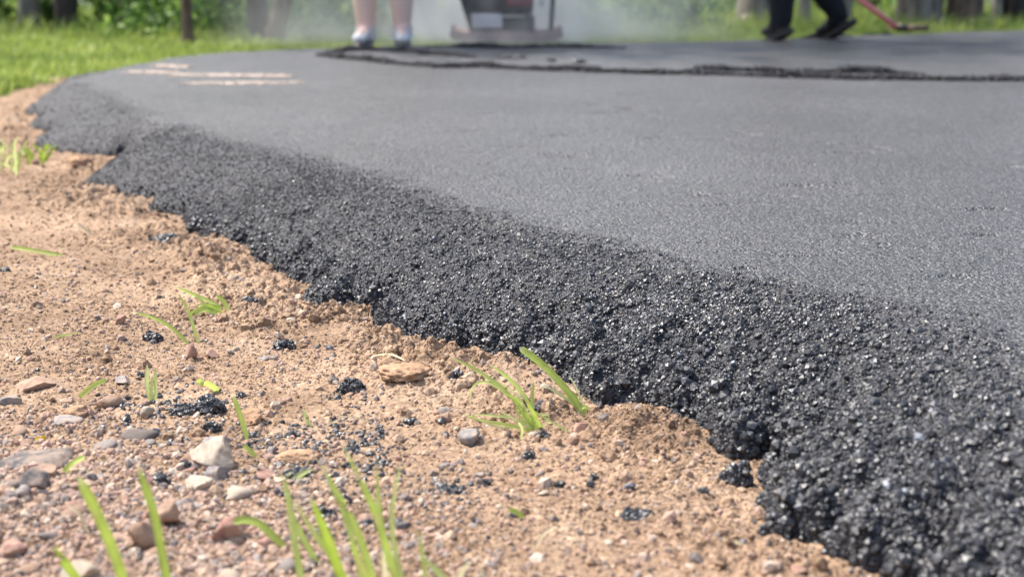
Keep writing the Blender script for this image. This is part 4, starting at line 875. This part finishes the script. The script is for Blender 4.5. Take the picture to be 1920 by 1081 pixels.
    legs = ['pelvis', 'hipL', 'thL', 'hipR', 'thR'] if skin_legs else ['pelvis']+[n+s for s in 'LR' for n in ('hip', 'th', 'knee', 'calf', 'calfm', 'shin', 'ankle')]
    if not skin_legs: legs += ['footL', 'footR']
    cl('shorts' if skin_legs else 'trousers', legs, .018 if skin_legs else .020, legmat)
    for s in 'LR':
        a, f_ = Vector(J['ankle'+s]), Vector(J['toe'+s]); fd = (f_-a); fd.z = 0; fd.normalize()
        heel = a-fd*.045; hz_ = f_.z
        sdd = fd.cross(Vector((0, 0, 1)))
        sf = .80 if sock else .9
        js = [((*(a+Vector((0, 0, -.018 if sock else 0))),), (.040, .040)), ((*(heel*.5+a*.5-Vector((0, 0, .03))),), (.045, .040)), ((*(a.lerp(f_, .5)+Vector((0, 0, .004))),), (.047, .038)), ((*(a.lerp(f_, .85)),), (.048, .032)), ((*(f_+fd*.03),), (.038, .024))]
        so_ = link('shoe', skin_mesh('shoe', [(*p, (r_[0]*sf, r_[1]*sf)) for p, r_ in js], [(0, 1), (0, 2), (2, 3), (3, 4)], 0, shoe), t)
        dn = (f_-a).normalized(); up_ = sdd.cross(dn)*1
        if up_.z < 0: up_ = -up_
        V = []; n = 20
        for lvl in (0, 1):
            for k in range(n):
                th = 2*math.pi*k/n; c_ = a.lerp(f_, .45); q = c_+dn*math.cos(th)*.145+sdd*math.sin(th)*(.040+.005*math.cos(th))-up_*(.052-.02*lvl*-1 if False else (.058 if lvl == 0 else .036)); V.append(q[:])
        F = [tuple(range(n))[::-1], tuple(range(n, 2*n))]+[(k, (k+1) % n, n+(k+1) % n, n+k) for k in range(n)]; link('sole', polymesh('sole', V, F, sole or M_SOLE, False), so_)
        if sock: 
            k_ = Vector(J['knee'+s]); d = (k_-a).normalized(); V, F = tube([(a-d*.03)[:], (a-d*.01)[:], (a+d*.018)[:], (a+d*.030)[:]], [.050, .049, .047, .049], 18, .02); link('sock', polymesh('sock', V, F, sock), t)
    return t
x1, y1 = P(683, 87, .0); x2, y2 = P(755, 85, .0); cx, cy = (x1+x2)/2, (y1+y2)/2; hw = abs(x2-x1)/2
J1 = dict(pelvis=(0, 0, .95), waist=(0, .01, 1.10), chest=(0, .03, 1.33), neck=(0, .03, 1.50), head=(0, .06, 1.64))
for s, q in (('L', -1), ('R', 1)):
    J1.update({'hip'+s: (q*.085, 0, .88), 'knee'+s: (q*hw*1.02, .02, .47), 'ankle'+s: (q*hw, -.03, .062), 'toe'+s: (q*(hw+.015), .13, .035), 'shoulder'+s: (q*.17, .02, 1.43), 'elbow'+s: (q*.22, .06, 1.15), 'wrist'+s: (q*.20, .30, 1.08)})
person((cx, cy, 0), math.radians(180), J1, 'person with bare pale legs and white ankle socks standing in the steam', M_SHORT, dict(shirt=M_TEE), M_SHOE, 1.0, M_SOCK, lw_=1.22)
# walking person: faces left in the photograph; body +y -> world -x
fx, fy = P(1462, 76, .0); bx_, by_ = P(1545, 62, .0); dd = (bx_-fx)
J2 = dict(pelvis=(0, -.20, .93), waist=(0, -.17, 1.08), chest=(0, -.10, 1.31), neck=(0, -.05, 1.48), head=(0, .0, 1.62), shoulderL=(-.17, -.1, 1.41), elbowL=(-.23, .05, 1.14), wristL=(-.12, .22, 1.0), shoulderR=(.17, -.1, 1.41), elbowR=(.24, -.06, 1.12), wristR=(.16, .10, .93),
    hipL=(-.085, -.19, .87), kneeL=(-.07, .02, .49), ankleL=(-.06, .0, .075), toeL=(.05, .05, .035), hipR=(.085, -.2, .87), kneeR=(.10, -.09, .46), ankleR=(.10, -abs(dd)*1.0+.07, .10), toeR=(.19, -abs(dd)*1.0+.15, .03))
person((fx, fy+.03, 0), math.radians(90), J2, 'person in black trousers striding left along the far asphalt edge', M_TROU, dict(shirt=M_TEE2), M_BOOT, 1.0, None, False, 1.1, M_BOOT)

# ------------------------------------------------------------ red handled lute, plate compactor, steam, paper scrap
M_RED = simple('coral_red_paint', (.95, .27, .26), .35, .5, .06, 20); M_STEEL = simple('dull_steel', (.10, .09, .08), .5, .5, .3, 40, .6); M_PLATE = simple('rusty_plate', (.30, .20, .18), .7, .4, .3, 30); M_BLK = simple('black_engine', (.02, .02, .024), .5, .5, .3, 40)
M_ENG = simple('maroon_cover', (.17, .03, .04), .4, .5, .15, 30); M_WHT = simple('white_tank', (.5, .5, .52), .4, .5, .08, 20); M_WOOD = simple('raw_wood', (.17, .12, .08), .8, .3, .3, 60)
def box(name, c, d, mat, parent, bev=.01, rot=None):
    bm = bmesh.new(); bmesh.ops.create_cube(bm, size=1); bmesh.ops.scale(bm, vec=d, verts=bm.verts)
    if bev: bmesh.ops.bevel(bm, geom=bm.edges[:], offset=bev, segments=3, profile=.6, affect='EDGES')
    me = bpy.data.meshes.new(name); bm.to_mesh(me); bm.free(); me.materials.append(mat)
    for p in me.polygons: p.use_smooth = True
    o = link(name, me, parent, c)
    if rot: o.rotation_euler = rot
    return o
def tubeo(name, pts, r_, mat, parent, seg=14, rough=0):
    V, F = tube(pts, [r_]*len(pts) if not isinstance(r_, list) else r_, seg, rough); n = len(V)
    F = F+[tuple(range(seg))[::-1], tuple(range(n-seg, n))]; return link(name, polymesh(name, V, F, mat), parent)
lx, ly = P(1684, 52, .03); rk = empty('asphalt_lute', (lx, ly, 0)); tag(rk, 'long red handled asphalt rake slanting up from its head at the far edge', 'rake')
tubeo('handle', [(0, 0, .028), (-.20, -.01, .168), (-1.05, -.15, .84), (-1.5, -.22, 1.19)], .0155, M_RED, rk)
box('head', (.07, .06, .03), (.10, .26, .03), M_WOOD, rk, .006, (0, 0, .35)); tubeo('socket', [(-.01, 0, .034), (.06, .0, .026)], .022, M_STEEL, rk)
# far spoil edge (dark mix heap along the far right edge)
ridge([P(a, b, 0) for a, b in ((1615, 67), (1650, 64), (1700, 61), (1760, 58), (1830, 55), (1930, 53))], .07, .045, 71, 'dark heaped rim of loose mix along the far right edge under the trunks')
ridge([P(a, b, 0) for a, b in ((1498, 73), (1530, 71), (1570, 69), (1600, 68))], .05, .02, 73, 'small dark rim of loose mix at the striding person\'s rear foot')
mx_, my_ = P(948, 82, .0); my_ += .35; mx_ *= my_/(my_-.35); cpz = empty('plate_compactor', (mx_, my_, 0)); tag(cpz, 'machine with maroon engine cover on a rusty pink base plate, veiled by steam', 'compactor')
V = []; F = []; prof = [(-.27, .03), (-.25, .012), (-.20, .004), (.20, .004), (.25, .012), (.28, .03)]; hwd = .215
bx2 = []
for sgn in (-1, 1):
    for (q, zz_) in prof: bx2.append((q, sgn*hwd, zz_))
    for (q, zz_) in reversed(prof): bx2.append((q*.97, sgn*hwd, zz_+.045))
n = len(prof)*2; F = [tuple(range(n)), tuple(range(n, 2*n))[::-1]]+[(k, k+n, (k+1) % n+n, (k+1) % n) for k in range(n)]
link('base_plate', polymesh('base_plate', bx2, F, M_PLATE, False), cpz)
box('exciter_housing', (-.02, 0, .07), (.30, .26, .085), M_STEEL, cpz, .02); box('engine', (-.03, .0, .225), (.33, .26, .20), M_BLK, cpz, .03)
eng = box('recoil_cover', (.07, -.145, .235), (.135, .04, .135), M_ENG, cpz, .019); box('air_filter', (-.12, -.07, .27), (.10, .13, .12), M_WHT, cpz, .03); box('muffler', (.18, -.05, .26), (.10, .16, .11), M_BLK, cpz, .03)
box('belt_guard', (-.09, -.16, .10), (.15, .03, .07), M_WHT, cpz, .012); box('fuel_tank', (.0, .0, .38), (.26, .24, .10), M_ENG, cpz, .04)
for q in (-1, 1):
    tubeo('handle_bar', [(-.16, q*.16, .05), (-.22, q*.17, .25), (-.34, q*.18, .6), (-.62, q*.18, 1.0)], .014, M_BLK, cpz)
    tubeo('mounting_foot', [(.12, q*.12, .02), (.12, q*.12, .12)], .022, M_BLK, cpz)
tubeo('cross_bar', [(-.62, -.18, 1.0), (-.62, .18, 1.0)], .014, M_BLK, cpz); tubeo('frame_guard', [(.22, -.16, .04), (.235, -.16, .3), (.16, -.16, .46), (-.2, -.16, .42)], .012, M_BLK, cpz)
tubeo('bolt', [(.175, -.145, .185), (.175, -.165, .185)], .014, M_WHT, cpz)
px_, py_ = P(1577, 52, -.05); tag(stone('paper_scrap', 1577, 50, 12, 10, None, 'small white scrap lying behind the striding person\'s rear boot', 'litter', 900, mat=simple('white_paper', (.8, .8, .78), .7), sink=.1, cuts=5), None)
# steam
bm = bmesh.new(); bmesh.ops.create_cube(bm, size=1); SB = (2.9, 2.6, .72)
bmesh.ops.scale(bm, vec=SB, verts=bm.verts); me = bpy.data.meshes.new('steam'); bm.to_mesh(me); bm.free()
m = bpy.data.materials.new('steam'); m.use_nodes = True; nt = m.node_tree; nt.nodes.remove(nt.nodes['Principled BSDF']); pv = N(nt, 'ShaderNodeVolumePrincipled'); co = objco(nt)
pv.inputs['Color'].default_value = (.95, .96, .98, 1); pv.inputs['Anisotropy'].default_value = .2
sx = N(nt, 'ShaderNodeSeparateXYZ'); L(nt, co, sx.inputs[0])
nz = noise(nt, co, 2.6, 4, .55); dn = mth(nt, 'MULTIPLY', mth(nt, 'SUBTRACT', nz, .36, clamp=True), 4.0)
fx_ = mth(nt, 'SUBTRACT', 1.0, mth(nt, 'POWER', mth(nt, 'ABSOLUTE', mth(nt, 'DIVIDE', sx.outputs[0], SB[0]/2)), 1.6), clamp=True)
fy_ = mth(nt, 'SUBTRACT', 1.0, mth(nt, 'POWER', mth(nt, 'ABSOLUTE', mth(nt, 'DIVIDE', sx.outputs[1], SB[1]/2)), 2.0), clamp=True)
hz2 = mth(nt, 'SUBTRACT', 1.0, mth(nt, 'DIVIDE', mth(nt, 'ADD', sx.outputs[2], SB[2]/2), SB[2]), clamp=True)
hz2 = mth(nt, 'POWER', hz2, 1.7)
blob = mth(nt, 'MULTIPLY_ADD', mth(nt, 'EXPONENT', mth(nt, 'MULTIPLY', mth(nt, 'POWER', mth(nt, 'ABSOLUTE', mth(nt, 'SUBTRACT', sx.outputs[0], .13)), 2.0), -7.0)), 4.0, 1.0)
hz2 = mth(nt, 'MULTIPLY', hz2, blob)
d_ = mth(nt, 'MULTIPLY', mth(nt, 'MULTIPLY', mth(nt, 'MULTIPLY', dn, fx_), fy_), mth(nt, 'MULTIPLY', hz2, STEAM_D)); L(nt, d_, pv.inputs['Density'])
L(nt, pv.outputs[0], nt.nodes['Material Output'].inputs['Volume']); me.materials.append(m)
tag(link('steam', me, loc=(-.12, 8.12, SB[2]/2-.02)), 'thin white steam drifting round the machine and the bare legs', 'steam', kind='stuff')
